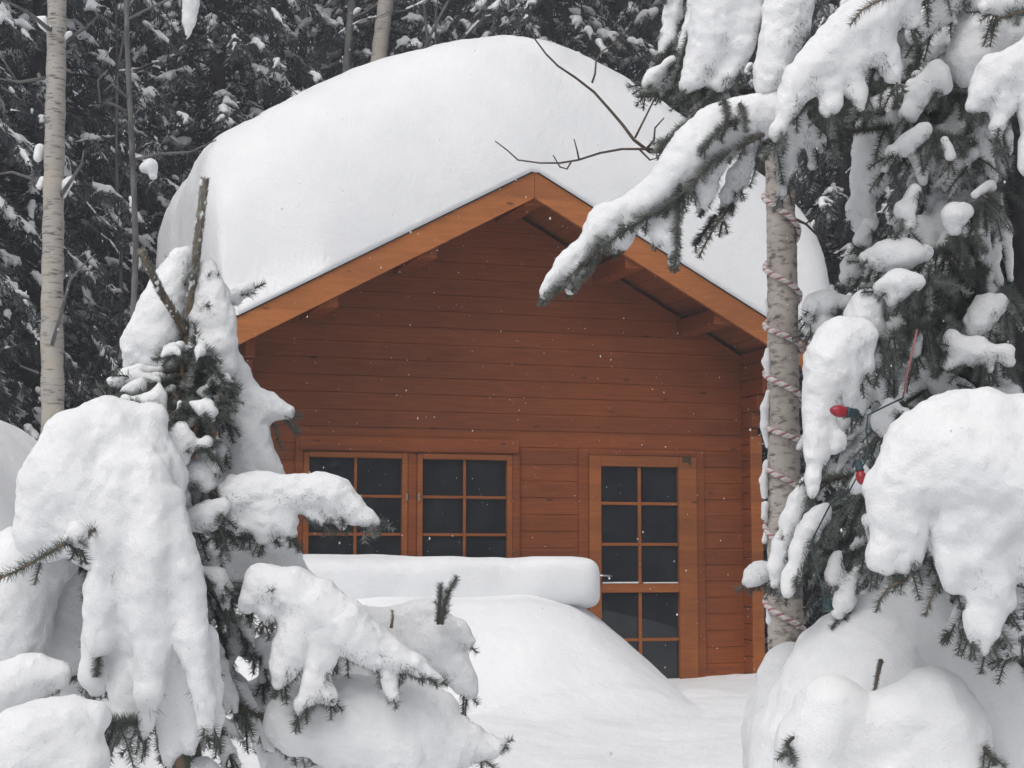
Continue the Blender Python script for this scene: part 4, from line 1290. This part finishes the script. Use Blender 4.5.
# ------------------------------------------------------------------ birch with a cord wound round it
DB = 5.3
bp = at(786, 660, DB)
birch = empty("birch_tree", (bp[0], bp[1], float(ground_z(bp[0], bp[1]))))
tag(birch, "scaly barked birch trunk wound with a striped cord beside the cabin door", "tree")
orgB = np.array(birch.location)
axis_px = [(788, 900), (787, 760), (786, 660), (785, 560), (784, 460), (783, 360), (782, 260), (780, 170), (777, 60), (774, -60), (770, -220)]
rad_px = [19, 18.5, 17.5, 17, 16, 15.5, 15, 14.5, 13.5, 12.5, 11]
AXB = [at(x, y, DB) for x, y in axis_px]
RB = [r_ * pxm(DB) for r_ in rad_px]
# dense trunk with a slightly uneven skin
nz, na = 260, 28
zz = np.linspace(0, len(AXB) - 1, nz)
cen = np.stack([np.interp(zz, range(len(AXB)), [p[i] for p in AXB]) for i in range(3)], 1)
rd = np.interp(zz, range(len(RB)), RB)
V = []
for i in range(nz):
    th = np.linspace(0, 2 * PI, na, endpoint=False)
    V.append(np.stack([cen[i, 0] + rd[i] * np.cos(th), cen[i, 1] + rd[i] * np.sin(th), np.full(na, cen[i, 2])], 1))
V = np.concatenate(V)
cc = np.repeat(cen, na, 0)
dv = V - cc
V = cc + dv * (1 + 0.05 * vnoise(V, 14, 1.3) + 0.045 * vnoise(V * np.array([1, 1, 2.5]), 45, 4.1))[:, None]
ii = np.arange(nz * na).reshape(nz, na); jj = np.roll(ii, -1, 1)
Q = np.stack([ii[:-1], jj[:-1], jj[1:], ii[1:]], -1).reshape(-1, 4)[:, ::-1]
tr = link_mesh("trunk", mesh_np("trunk", V - orgB, Q), MAT["birch_bark"], birch, True)

def bare_branch(tree, paths, mat="twig_bark", name="branch", n=6):
    """paths: [[(px,py,d,r_px),...],...]"""
    mb = MB(); o_ = np.array(tree.location)
    for path in paths:
        P = [at(x, y, d) for x, y, d, r_ in path]
        mb.tube([p - o_ for p in P], [r_ * pxm(d) for x, y, d, r_ in path], n)
    return mb.build(name, MAT[mat], tree, True)
bare_branch(birch, [[(779, 110, 5.31, 2.4), (745, 122, 5.1, 2.2), (715, 134, 4.98, 2.0), (690, 144, 4.9, 1.9), (668, 150, 4.85, 1.7), (646, 149, 4.85, 1.5), (622, 149, 4.8, 1.35), (600, 153, 4.8, 1.25), (578, 160, 4.78, 1.15), (560, 163, 4.78, 1.05), (540, 163, 4.76, 1.0), (518, 160, 4.74, 0.9), (507, 150, 4.74, 0.8), (495, 141, 4.73, 0.7)],
                    [(579, 160, 4.78, 1.1), (577, 150, 4.77, 0.9), (574, 139, 4.76, 0.6)], [(571, 162, 4.78, 1.0), (567, 169, 4.77, 0.9), (560, 167, 4.77, 0.8), (553, 155, 4.76, 0.5)],
                    [(646, 150, 4.85, 1.6), (654, 140, 4.83, 1.2), (655, 128, 4.8, 0.9), (664, 118, 4.8, 0.7)], [(640, 150, 4.84, 1.2), (650, 160, 4.82, 1.0), (657, 158, 4.82, 0.8), (656, 148, 4.82, 0.7)], [(655, 152, 4.85, 1.4), (662, 146, 4.83, 1.0), (668, 134, 4.82, 0.6)]])
bare_branch(birch, [[(779, 118, 5.31, 2.4), (740, 130, 5.1, 2.2), (705, 142, 4.98, 2.0), (672, 152, 4.9, 1.9), (650, 152, 4.87, 1.8), (634, 140, 4.85, 1.75), (622, 124, 4.83, 1.6), (610, 110, 4.82, 1.5), (594, 92, 4.8, 1.4), (576, 78, 4.79, 1.25), (558, 66, 4.78, 1.1), (546, 54, 4.78, 0.95), (537, 42, 4.77, 0.8), (527, 27, 4.76, 0.7)],
                    [(592, 83, 4.8, 1.2), (595, 74, 4.79, 1.1), (596, 62, 4.78, 1.0), (601, 52, 4.78, 0.9), (614, 44, 4.77, 0.8), (628, 31, 4.76, 0.5)],
                    [(635, 138, 4.85, 1.2), (645, 118, 4.84, 1.0), (652, 104, 4.83, 0.9), (660, 88, 4.82, 0.8)]])
bare_branch(birch, [[(792, 218, 5.3, 2), (806, 224, 5.32, 1.3), (822, 240, 5.35, 1.0), (836, 244, 5.38, 0.7)], [(806, 224, 5.32, 1.0), (814, 216, 5.32, 0.6)]])

# the cord: red flecked white strands wound as a helix
def wound_cord():
    o = empty("striped_cord", at(786, 420, DB))
    tag(o, "twisted white cord with red flecks spiralling around the birch trunk", "cord")
    og = np.array(o.location)
    pts = []
    y_top, y_bot = 140, 668
    ys = [(140, 0.0)]
    pitch = [60, 66, 62, 47, 50, 44, 58, 75, 70, 44, 30]       # uneven winding
    y = 140; ph = 0.0
    table = [(140, 0)]
    for i, p_ in enumerate(pitch):
        y += p_; table.append((y, i + 1))
    tot = table[-1][1]
    n = 720
    for i in range(n):
        u = tot * i / (n - 1)
        yy = float(np.interp(u, [t[1] for t in table], [t[0] for t in table]))
        z_i = np.interp(yy, [a[1] for a in axis_px[::-1]], range(len(axis_px) - 1, -1, -1))
        c = np.array([np.interp(z_i, range(len(AXB)), [p[k_] for p in AXB]) for k_ in range(3)])
        r_ = np.interp(z_i, range(len(RB)), RB) * 1.03 + 0.006
        a = PI + 2 * PI * u + 0.25 * math.sin(u * 2.3)
        pts.append(c + np.array([math.cos(a) * r_, math.sin(a) * r_, 0]))
    pts = np.array(pts)
    # two strands twisted about each other
    T = np.gradient(pts, axis=0); T /= np.linalg.norm(T, axis=1)[:, None]
    out = np.stack([np.zeros(n), np.zeros(n), np.ones(n)], 1)
    S = np.cross(T, out); S /= np.linalg.norm(S, axis=1)[:, None]
    U = np.cross(S, T)
    seg = np.concatenate([[0], np.cumsum(np.linalg.norm(np.diff(pts, axis=0), axis=1))])
    for j, m in enumerate(("cord_white", "cord_white", "cord_red")):
        a = 2 * PI * seg / 0.034 + j * 2 * PI / 3
        r0 = 0.0048
        c = pts + (S * np.cos(a)[:, None] + U * np.sin(a)[:, None]) * r0
        mb = MB(); mb.tube(c - og, 0.0054 if j < 2 else 0.0042, 6)
        mb.build("strand", MAT[m], o, True)
    # snow caught on the left side of the windings
    for nodes in ([(766, 350, 3), (765, 362, 5), (767, 376, 4)], [(767, 392, 3), (763, 408, 5), (763, 426, 5), (766, 446, 3)], [(764, 300, 2), (766, 312, 3)], [(765, 462, 3), (762, 480, 4.5), (763, 496, 4)], [(764, 505, 5), (763, 516, 5)], [(766, 610, 3), (769, 622, 4), (774, 634, 3)], [(765, 530, 3), (763, 541, 4)]):
        snow_obj("snow", chain(px_nodes([(x + 1.5, y, r * 0.8) for x, y, r in nodes], DB - 0.012)), o, origin=og, h=0.004, s=0.004, amp=(0.002, 0.001), freq=(40, 90))
MAT["cord_white"] = plain("white_cord", (0.66, 0.61, 0.60), 0.8, spec=0.2)
MAT["cord_red"] = plain("red_cord", (0.40, 0.19, 0.20), 0.8, spec=0.2)
MAT["bulb_red"] = plain("red_bulb", (0.30, 0.012, 0.025), 0.3, spec=0.5)
MAT["socket"] = plain("teal_socket", (0.025, 0.055, 0.065), 0.5)
MAT["pink_wire"] = plain("faded_pink_wire", (0.35, 0.13, 0.13), 0.6)
wound_cord()

# ------------------------------------------------------------------ string of coloured bulbs in the spruce
def lathe(mb, p, ax, prof, n=16):
    ax = Vector(ax).normalized(); p = Vector(p)
    s = ax.cross(Vector((0.3, 0.2, 1))).normalized(); u = s.cross(ax)
    vs, fs = [], []
    for (t, r_) in prof:
        for k_ in range(n):
            a = 2 * PI * k_ / n
            vs.append(p + ax * t + (s * math.cos(a) + u * math.sin(a)) * max(r_, 1e-5))
    for i in range(len(prof) - 1):
        for k_ in range(n):
            a, b_ = i * n + k_, i * n + (k_ + 1) % n
            fs.append((a, b_, b_ + n, a + n))
    fs.append(tuple(range(n - 1, -1, -1))); fs.append(tuple(range((len(prof) - 1) * n, len(prof) * n)))
    mb.add(vs, fs)

def light_string():
    o = empty("light_string", at(850, 420, 4.0))
    tag(o, "wire of red bulbs in dark sockets strung through the right spruce", "string lights")
    og = np.array(o.location)
    mb = MB()
    def wire(pts, r_=0.0022):
        mb.tube([at(*p) - og for p in pts], r_, 6)
    wire([(917, 330, 4.2), (914, 345, 4.18), (910, 362, 4.17), (906, 380, 4.18), (903, 398, 4.2)], 0.0026)
    wm = mb.build("wire", MAT["pink_wire"], o, True)
    mb = MB()
    wire([(903, 398, 4.2), (890, 404, 4.15), (878, 410, 4.08), (868, 415, 4.05), (866, 430, 4.05), (868, 446, 4.05), (866, 460, 4.02)])
    wire([(866, 460, 4.02), (850, 490, 4.2), (830, 505, 4.3), (812, 540, 4.32), (813, 556, 4.3), (818, 572, 4.28), (823, 590, 4.26), (827, 604, 4.25)])
    mb.build("wire", MAT["socket"], o, True)
    def bulb(px, py, d, ax, lit=True, sc=1.0):
        p = at(px, py, d) - og
        ax = np.array(ax) / np.linalg.norm(ax)
        L = 0.042 * sc; R_ = 0.0148 * sc
        if lit:
            m_ = MB()
            lathe(m_, p - ax * L * 0.5, ax, [(0, 0.55 * R_), (0.05 * L, 0.72 * R_), (0.2 * L, 0.95 * R_), (0.35 * L, R_), (0.55 * L, 0.97 * R_), (0.75 * L, 0.80 * R_), (0.9 * L, 0.50 * R_), (0.97 * L, 0.25 * R_), (L, 0.02 * R_)])
            b_ = m_.build("bulb", MAT["bulb_red"], o, True)
        else:
            b_ = o
        m_ = MB()
        lathe(m_, p - ax * (L * 0.5 + 0.030 * sc), ax, [(0, 0.6 * R_), (0.004, 0.78 * R_), (0.024 * sc, 0.78 * R_), (0.025 * sc, 0.9 * R_), (0.0305 * sc, 0.9 * R_)])
        m_.build("socket", MAT["socket"], b_, True)
    bulb(838, 411, 4.03, (-1, -0.25, 0.12))
    bulb(861, 478, 3.97, (0.08, -0.35, -1), True, 0.8)
    bulb(830, 618, 4.25, (0.1, -0.3, -1), False, 0.95)
light_string()

# ------------------------------------------------------------------ thin trunks to the left
def stem_tree(name, pts, r0, r1, mat, label, cat, twigs, d, snow_px=(), group=None):
    b_ = at(pts[0][0], pts[0][1], d)
    gz = float(ground_z(b_[0], b_[1]))
    o = empty(name, (b_[0], b_[1], gz)); og = np.array(o.location)
    tag(o, label, cat, group)
    mb = MB()
    P = [np.array([b_[0], b_[1], gz - 0.2])] + [at(x, y, d) for x, y in pts]
    dense = []
    for a, c in zip(P[:-1], P[1:]):
        for t in np.linspace(0, 1, 8, endpoint=False):
            dense.append(a * (1 - t) + c * t)
    dense.append(P[-1])
    mb.tube([p - og for p in dense], [r * (1 + 0.05 * math.sin(i * 1.7)) for i, r in enumerate(np.linspace(r0, r1, len(dense)))], 14)
    mb.build("trunk", MAT[mat], o, True)
    for tw in twigs:
        bare_branch(o, tw, "grey_bark")
    for s_ in snow_px:
        snow_obj("snow", chain(px_nodes(s_, d)), o, origin=og, h=0.012, s=0.010, amp=(0.008, 0.003), freq=(20, 60))
    return o
d_ = 10.2
stem_tree("birch_tree", [(50, 620), (53, 430), (52, 330), (53, 250), (54, 170), (56, 80), (57, 0), (58, -150)], 0.074, 0.054, "pale_birch_bark",
          "pale slender birch trunk standing at the far left before the dark conifers", "tree",
          [[[(55, 32, d_, 3), (46, 27, d_ - .1, 2.4), (32, 15, d_ - .2, 1.8), (14, 5, d_ - .3, 1.4), (-8, -4, d_ - .4, 1)]],
           [[(60, 45, d_, 3), (72, 36, d_ + .1, 2), (86, 28, d_ + .2, 1.4), (100, 14, d_ + .3, 0.9)]],
           [[(58, 200, d_, 2.5), (70, 182, d_ - .1, 2), (82, 164, d_ - .2, 1.6), (84, 150, d_ - .2, 1)]],
           [[(44, 190, d_, 2.5), (30, 178, d_, 2), (12, 172, d_, 1.4), (-6, 175, d_, 1)]],
           [[(45, 78, d_ - .05, 2), (20, 82, d_ - .1, 1.5), (-6, 78, d_ - .15, 1)], [(16, 80, d_ - .1, 1.2), (6, 64, d_ - .1, .9), (-4, 50, d_ - .1, .8)]],
           [[(52, 345, d_ - .06, 2.2), (62, 310, d_ - .2, 1.8), (70, 280, d_ - .3, 1.5), (86, 262, d_ - .4, 1.1), (96, 254, d_ - .4, .7)]]],
          d_, [[(36, 18, 2.5), (43, 22, 5), (47, 28, 4)], [(63, 38, 4), (70, 33, 3)], [(63, 195, 4), (66, 184, 5), (72, 178, 3)], [(40, 186, 4), (43, 180, 4)], [(40, 148, 5), (38, 158, 5)]])
stem_tree("sapling", [(118, 560), (130, 400), (134, 300), (136, 250), (133, 170), (130, 110), (127, 40), (126, -40), (126, -160)], 0.026, 0.017, "grey_bark",
          "thin grey sapling stem leaning a little between the pale birch and the roof", "tree",
          [[[(130, 100, 12.2, 1.6), (112, 84, 12.1, 1.2), (104, 92, 12.1, 1)]], [[(134, 160, 12.2, 2), (160, 154, 12.3, 1.6), (190, 152, 12.4, 1.2), (216, 140, 12.5, .8)]],
           [[(128, 112, 12.2, 1.8), (112, 104, 12.1, 1.5), (100, 102, 12, 1.2), (98, 80, 12, 1), (108, 70, 12, .8)]], [[(127, 20, 12.2, 1.5), (146, 10, 12.2, 1.4), (176, -4, 12.2, 1.2), (190, -12, 12.2, 1.0), (190, 10, 12.2, .8), (189, 30, 12.2, .5)]]], 12.2,
          [[(144, 168, 5), (150, 166, 7), (153, 176, 4)], [(131, 198, 2.5), (132, 206, 2)], [(190, -18, 8), (191, 4, 8.5), (189, 22, 6), (188, 34, 2.5)]])
stem_tree("background_trunk", [(344, 400), (346, 80), (349, 40), (352, 0), (356, -120)], 0.05, 0.038, "grey_bark", "thin grey trunk just left of the thicker one above the roof snow", "tree",
          [[[(350, 20, 18.4, 2), (366, 12, 18.3, 1.4), (384, 0, 18.2, 1)]]], 18.4, [[(352, 14, 3), (358, 10, 3)]])
stem_tree("background_trunk", [(366, 400), (377, 80), (381, 40), (386, 0), (396, -120)], 0.095, 0.08, "pale_birch_bark", "thicker pale trunk rising behind the roof snow left of the summit", "tree",
          [], 18.0)
stem_tree("sapling", [(408, 400), (414, 80), (424, 50), (436, 24), (449, 0), (480, -60)], 0.022, 0.012, "grey_bark", "leaning bare stem rising behind the roof snow at right of the pale trunk", "tree",
          [], 17.5, [])

# ------------------------------------------------------------------ conifer forest behind
def cedar_parts(seed, H=9.5, L0=2.0):
    r = np.random.default_rng(seed)
    quads = []; caps = []; stems = MB()
    nbr = 235
    for i in range(nbr):
        z = 0.25 + (H - 0.5) * ((i + r.random()) / nbr) ** 0.95
        az = i * 2.399 + r.uniform(-0.4, 0.4)
        L = (L0 * (1 - z / H) ** 0.65 + 0.25) * r.uniform(0.65, 1.15)
        dr = np.array([math.cos(az), math.sin(az), 0.0])
        sd_ = np.array([-dr[1], dr[0], 0.0])
        up, dn = r.uniform(0.05, 0.35), r.uniform(0.45, 0.85)
        f = lambda t: np.array([0, 0, z]) + dr * L * t + np.array([0, 0, L * (up * t - dn * t * t)])
        stems.tube([f(t) for t in (0, 0.3, 0.6, 0.85)], [0.018, 0.012, 0.008, 0.004], 4, cap=False)
        ns = max(6, int(L * 13))
        last = None
        for k_ in range(ns):
            t = 0.18 + 0.85 * (k_ + r.random()) / ns
            p = f(min(t, 1.0)) + r.normal(size=3) * 0.03
            sg = r.choice([-1, 1])
            tang = dr * 0.6 + sd_ * sg * r.uniform(0.1, 1.0) + np.array([0, 0, -r.uniform(0.35, 1.3)])
            tang /= np.linalg.norm(tang)
            size = r.uniform(0.16, 0.34) * (0.75 + 0.25 * (1 - t))
            nrm = np.cross(tang, sd_ * 0.5 + r.normal(size=3)); nrm /= np.linalg.norm(nrm)
            lat = np.cross(tang, nrm)
            nl = int(r.integers(13, 19))
            for m in range(nl):
                u = m / nl
                q = p + tang * size * u + np.array([0, 0, -0.12 * size * u * u])
                s2 = 1 if m % 2 else -1
                dd = tang * r.uniform(0.5, 1.0) + lat * s2 * r.uniform(0.35, 1.0) + nrm * r.uniform(-0.35, 0.35)
                dd /= np.linalg.norm(dd)
                dd[2] -= 0.35; l = size * r.uniform(0.28, 0.55) * (1 - 0.45 * u)
                w = np.cross(dd, nrm + r.normal(size=3) * 0.35); w *= 0.0105 / max(np.linalg.norm(w), 1e-6) * r.uniform(0.7, 1.3)
                quads.append((q, q + dd * l * 0.55 + w, q + dd * l, q + dd * l * 0.55 - w))
            if r.random() < SNOW_P * 0.55:
                a = r.uniform(0.012, 0.026)
                e = p + tang * size * r.uniform(0.4, 0.9)
                caps.append((*(p + [0, 0, 0.02]), a * r.uniform(0.8, 1.2), *(e + [0, 0, 0.015]), a * 0.45))
        # broken runs of snow along the top of the bough, with small tongues down the sprays
        t = r.uniform(0.2, 0.5)
        while t < 0.98:
            dt = r.uniform(0.05, 0.16)
            if r.random() < 0.72:
                m_ = 4
                for q_ in range(m_):
                    t0, t1 = t + dt * q_ / m_, t + dt * (q_ + 1) / m_
                    a = r.uniform(0.010, 0.042) * (1.1 - 0.5 * t0)
                    A_, B_ = f(min(t0, 1)) + [0, 0, a * 0.7], f(min(t1, 1)) + [0, 0, a * 0.6]
                    caps.append((*A_, a, *B_, a * 0.85))
                    for _q in range(2):
                        T_ = A_ + sd_ * r.uniform(-0.16, 0.16) + dr * r.uniform(0.0, 0.10) + np.array([0, 0, -r.uniform(0.04, 0.13)])
                        caps.append((*A_, a * 0.7, *T_, a * 0.35))
            t += dt + r.uniform(0.04, 0.22)
    Qv = np.array(quads)
    V = Qv.reshape(-1, 3); Fq = np.arange(len(V)).reshape(-1, 4)
    crown = mesh_np("crown", V, Fq)
    sv, sq = snow_body(caps, h=0.022, s=0.010, amp=(0.014, 0.007), freq=(14, 34))
    return crown, mesh_np("snow", sv, sq), stems, H

SNOW_P = 0.34
protos = []
for sd0 in (1, 2, 3):
    crown, snow_me, stems, H = cedar_parts(sd0, 9.5 + 0.5 * sd0, 1.9 + 0.1 * sd0)
    root = empty("conifer")
    link_mesh("crown", crown, MAT["cedar"], root)
    mb = MB(); mb.tube([(0, 0, -0.3), (0.02, 0, 2.5), (0, 0.03, 5), (0, 0, H)], [0.15, 0.12, 0.085, 0.02], 10)
    tr = mb.build("trunk", MAT["dark_bark"], root, True)
    br = stems.build("branch", MAT["dark_bark"], root)
    link_mesh("snow", snow_me, MAT["snow"], root, True)["kind"] = "stuff"
    protos.append(root)

def copy_tree(o, parent=None):
    c = o.copy(); col.objects.link(c)
    if parent is not None: c.parent = parent
    for ch in list(o.children):
        copy_tree(ch, c)
    return c

spots = [(-6.9, 13.2, 0.95), (-5.5, 14.9, 1.0), (-4.9, 17.2, 1.0), (-7.6, 16.0, 1.1), (-3.3, 18.9, 1.05), (-6.3, 18.8, 1.15), (-1.5, 19.8, 1.1), (0.4, 19.3, 1.05), (2.3, 19.9, 1.12), (4.1, 18.6, 1.05),
         (4.6, 15.2, 1.0), (6.2, 16.9, 1.05), (5.9, 13.4, 0.95), (7.9, 15.0, 1.05), (-8.8, 19.5, 1.2), (-4.6, 21.6, 1.25), (-2.4, 22.4, 1.25), (-0.5, 22.6, 1.3), (1.5, 22.8, 1.25), (3.4, 22.2, 1.3), (5.6, 20.8, 1.25), (7.8, 19.6, 1.2),
         (-7.2, 22.3, 1.3), (-9.8, 24.0, 1.4), (-6.0, 25.6, 1.45), (-3.6, 26.2, 1.5), (-1.4, 26.4, 1.45), (0.8, 26.6, 1.5), (3.0, 26.3, 1.5), (5.3, 25.4, 1.45), (7.6, 24.2, 1.4), (10.0, 22.0, 1.3), (3.25, 16.4, 0.9),
         (9.0, -4.0, 1.0), (11.2, -2.5, 1.15), (12.6, -5.2, 1.2), (14.5, -3.0, 1.1), (13.2, -8.5, 1.3), (10.2, -8.0, 1.1), (16.4, -6.0, 1.25), (8.0, -8.2, 1.05)]
LBL = "dark snow dusted conifer standing in the dense forest behind the cabin"
rr = np.random.default_rng(4)
for i, (x, y, sc) in enumerate(spots):
    o = protos[i] if i < 3 else copy_tree(protos[i % 3])
    o.location = (x, y, float(ground_z(x, y)) - 0.15)
    o.rotation_euler = (0, 0, rr.uniform(0, 2 * PI))
    o.scale = (sc * rr.uniform(0.9, 1.08), sc * rr.uniform(0.9, 1.08), sc)
    if y > 0: tag(o, LBL, "tree", "conifers in the forest behind the cabin")
    else: tag(o, "conifer across the clearing seen only as a reflection in the panes", "tree", "conifers across the clearing")

# bare snow-lined undergrowth between the conifers
def undergrowth(seed):
    r = np.random.default_rng(seed)
    root = empty("bare_sapling")
    mb = MB(); caps = []
    def grow(p, d, L, rad, depth):
        n = 5; pts = [p]
        for i in range(n):
            d = d + r.normal(size=3) * 0.13; d /= np.linalg.norm(d)
            pts.append(pts[-1] + d * L / n)
        mb.tube(pts, np.linspace(rad, rad * 0.55, n + 1), 5, cap=False)
        if abs(d[2]) < 0.8:
            for a, b_ in zip(pts[:-1], pts[1:]):
                if r.random() < 0.5:
                    w = rad * 0.6 + r.uniform(0.002, 0.008)
                    z = np.array([0, 0, w * 0.8 + rad * 0.3])
                    caps.append((*(a + z), w, *(b_ + z), w * 0.8))
        if depth > 0:
            for k_ in range(int(r.integers(2, 5))):
                t = r.integers(1, n + 1)
                v = d * 0.6 + r.normal(size=3) * 0.6 + np.array([0, 0, 0.15]); v /= np.linalg.norm(v)
                grow(pts[t], v, L * r.uniform(0.4, 0.65), rad * 0.5, depth - 1)
    q = np.zeros(3)
    tp_ = [np.array([0, 0, -0.2])]
    for i in range(10):
        tp_.append(tp_[-1] + np.array([r.normal() * 0.07, r.normal() * 0.07, 0.62]))
    st_ = MB(); st_.tube(tp_, np.linspace(0.028, 0.012, 11), 7)
    st_.build("trunk", MAT["grey_bark"], root, True)
    for i in range(2, 11):
        for _ in range(2):
            v = r.normal(size=3); v[2] = abs(v[2]) * 0.4 + 0.2; v /= np.linalg.norm(v)
            grow(tp_[i], v, r.uniform(0.6, 1.3), 0.011, 2)
    mb.build("branch", MAT["grey_bark"], root)
    snow_obj("snow", caps, root, h=0.010, s=0.005, amp=(0.004, 0.002), freq=(20, 60))["kind"] = "stuff"
    return root
ug = [undergrowth(31), undergrowth(32)]
for i, (x, y, sc) in enumerate([(-4.9, 13.0, 1.0), (-3.9, 16.6, 1.05), (-0.6, 18.2, 1.25), (2.0, 17.8, 1.2), (4.0, 13.6, 1.0)]):
    o = ug[i] if i < 2 else copy_tree(ug[i % 2])
    o.location = (x, y, float(ground_z(x, y)) - 0.1)
    o.rotation_euler = (0, 0, i * 2.1)
    o.scale = (sc, sc, sc)
    tag(o, "bare twiggy sapling lined with snow among the conifers behind the cabin", "tree", "bare saplings among the conifers")

# ------------------------------------------------------------------ falling snow
def flakes():
    r = np.random.default_rng(77)
    V, Fq = [], []
    base = np.array([[1, 0, 0], [-1, 0, 0], [0, 1, 0], [0, -1, 0], [0, 0, 1.5], [0, 0, -1.5]], float)
    tri = np.array([[0, 2, 4], [2, 1, 4], [1, 3, 4], [3, 0, 4], [2, 0, 5], [1, 2, 5], [3, 1, 5], [0, 3, 5]])
    n = 2400
    for i in range(n):
        y = 2.6 + 10.2 * r.random() ** 0.8
        x = r.uniform(-0.36, 0.36) * y * 1.1; z = 1.6 + r.uniform(-0.14, 0.36) * y
        if z < float(ground_z(x, y)) + 0.1: continue
        s_ = r.uniform(0.0009, 0.0020) * (1.0 if r.random() < 0.96 else 1.7)
        V.append(base * s_ * r.uniform(0.8, 1.2, (1, 3)) + np.array([x, y, z])); Fq.append(tri + 6 * (len(V) - 1))
    o = link_mesh("falling_snow", mesh_np("falling_snow", np.concatenate(V), np.concatenate(Fq)), MAT["snow"], None, True)
    tag(o, "fine snowflakes drifting through the air before the cabin", "snowflakes", None, "stuff")
flakes()
# ------------------------------------------------------------------ snowy air
HAZE = 0.0055
def build_haze():
    mb = MB(); mb.box(-60, 60, -30, 70, -2.0, 22.0)
    m = bpy.data.materials.new("snowy_haze"); m.use_nodes = True
    nt = m.node_tree; nt.nodes.clear()
    out = nt.nodes.new("ShaderNodeOutputMaterial"); v = nt.nodes.new("ShaderNodeVolumePrincipled")
    v.inputs["Color"].default_value = (0.86, 0.91, 0.99, 1)
    v.inputs["Density"].default_value = HAZE
    v.inputs["Anisotropy"].default_value = 0.0
    nt.links.new(v.outputs[0], out.inputs["Volume"])
    tag(mb.build("haze", m), "thin snowy haze filling the air round the cabin and trees", None, None, "stuff")
if HAZE > 0: build_haze()
# ------------------------------------------------------------------ light
world = bpy.data.worlds.new("World")
scene.world = world
world.use_nodes = True
nt = world.node_tree
bg = nt.nodes["Background"]
sky = nd(nt, "ShaderNodeTexSky", sky_type="NISHITA")
sky.sun_disc = False
ELEV, AZ = math.radians(52), math.radians(205)
sky.sun_elevation = ELEV
sky.sun_rotation = AZ
sky.air_density = 1.0
sky.dust_density = 6.0
sky.ozone_density = 1.0
hs = nd(nt, "ShaderNodeHueSaturation")
hs.inputs["Saturation"].default_value = 0.28
nt.links.new(sky.outputs[0], hs.inputs["Color"])
nt.links.new(hs.outputs[0], bg.inputs["Color"])
bg.inputs["Strength"].default_value = 0.15
sd = bpy.data.lights.new("sun", "SUN")
sd.energy = 0.8
sd.angle = math.radians(60)
sd.color = (1.0, 0.975, 0.95)
so = bpy.data.objects.new("sun", sd)
col.objects.link(so)
# direction towards the sun (sky rotation measured clockwise from +Y)
dsun = Vector((math.sin(AZ) * math.cos(ELEV), math.cos(AZ) * math.cos(ELEV), math.sin(ELEV)))
so.rotation_euler = dsun.to_track_quat("Z", "Y").to_euler()
vs = scene.view_settings
scene.display_settings.display_device = "sRGB"
vs.view_transform = "Standard"
vs.look = "None"
vs.exposure = EXPOSURE
vs.gamma = 1.0
vs.use_curve_mapping = False
scene.render.engine = "CYCLES"
scene.cycles.max_bounces = 8
scene.cycles.diffuse_bounces = 4
scene.cycles.glossy_bounces = 2
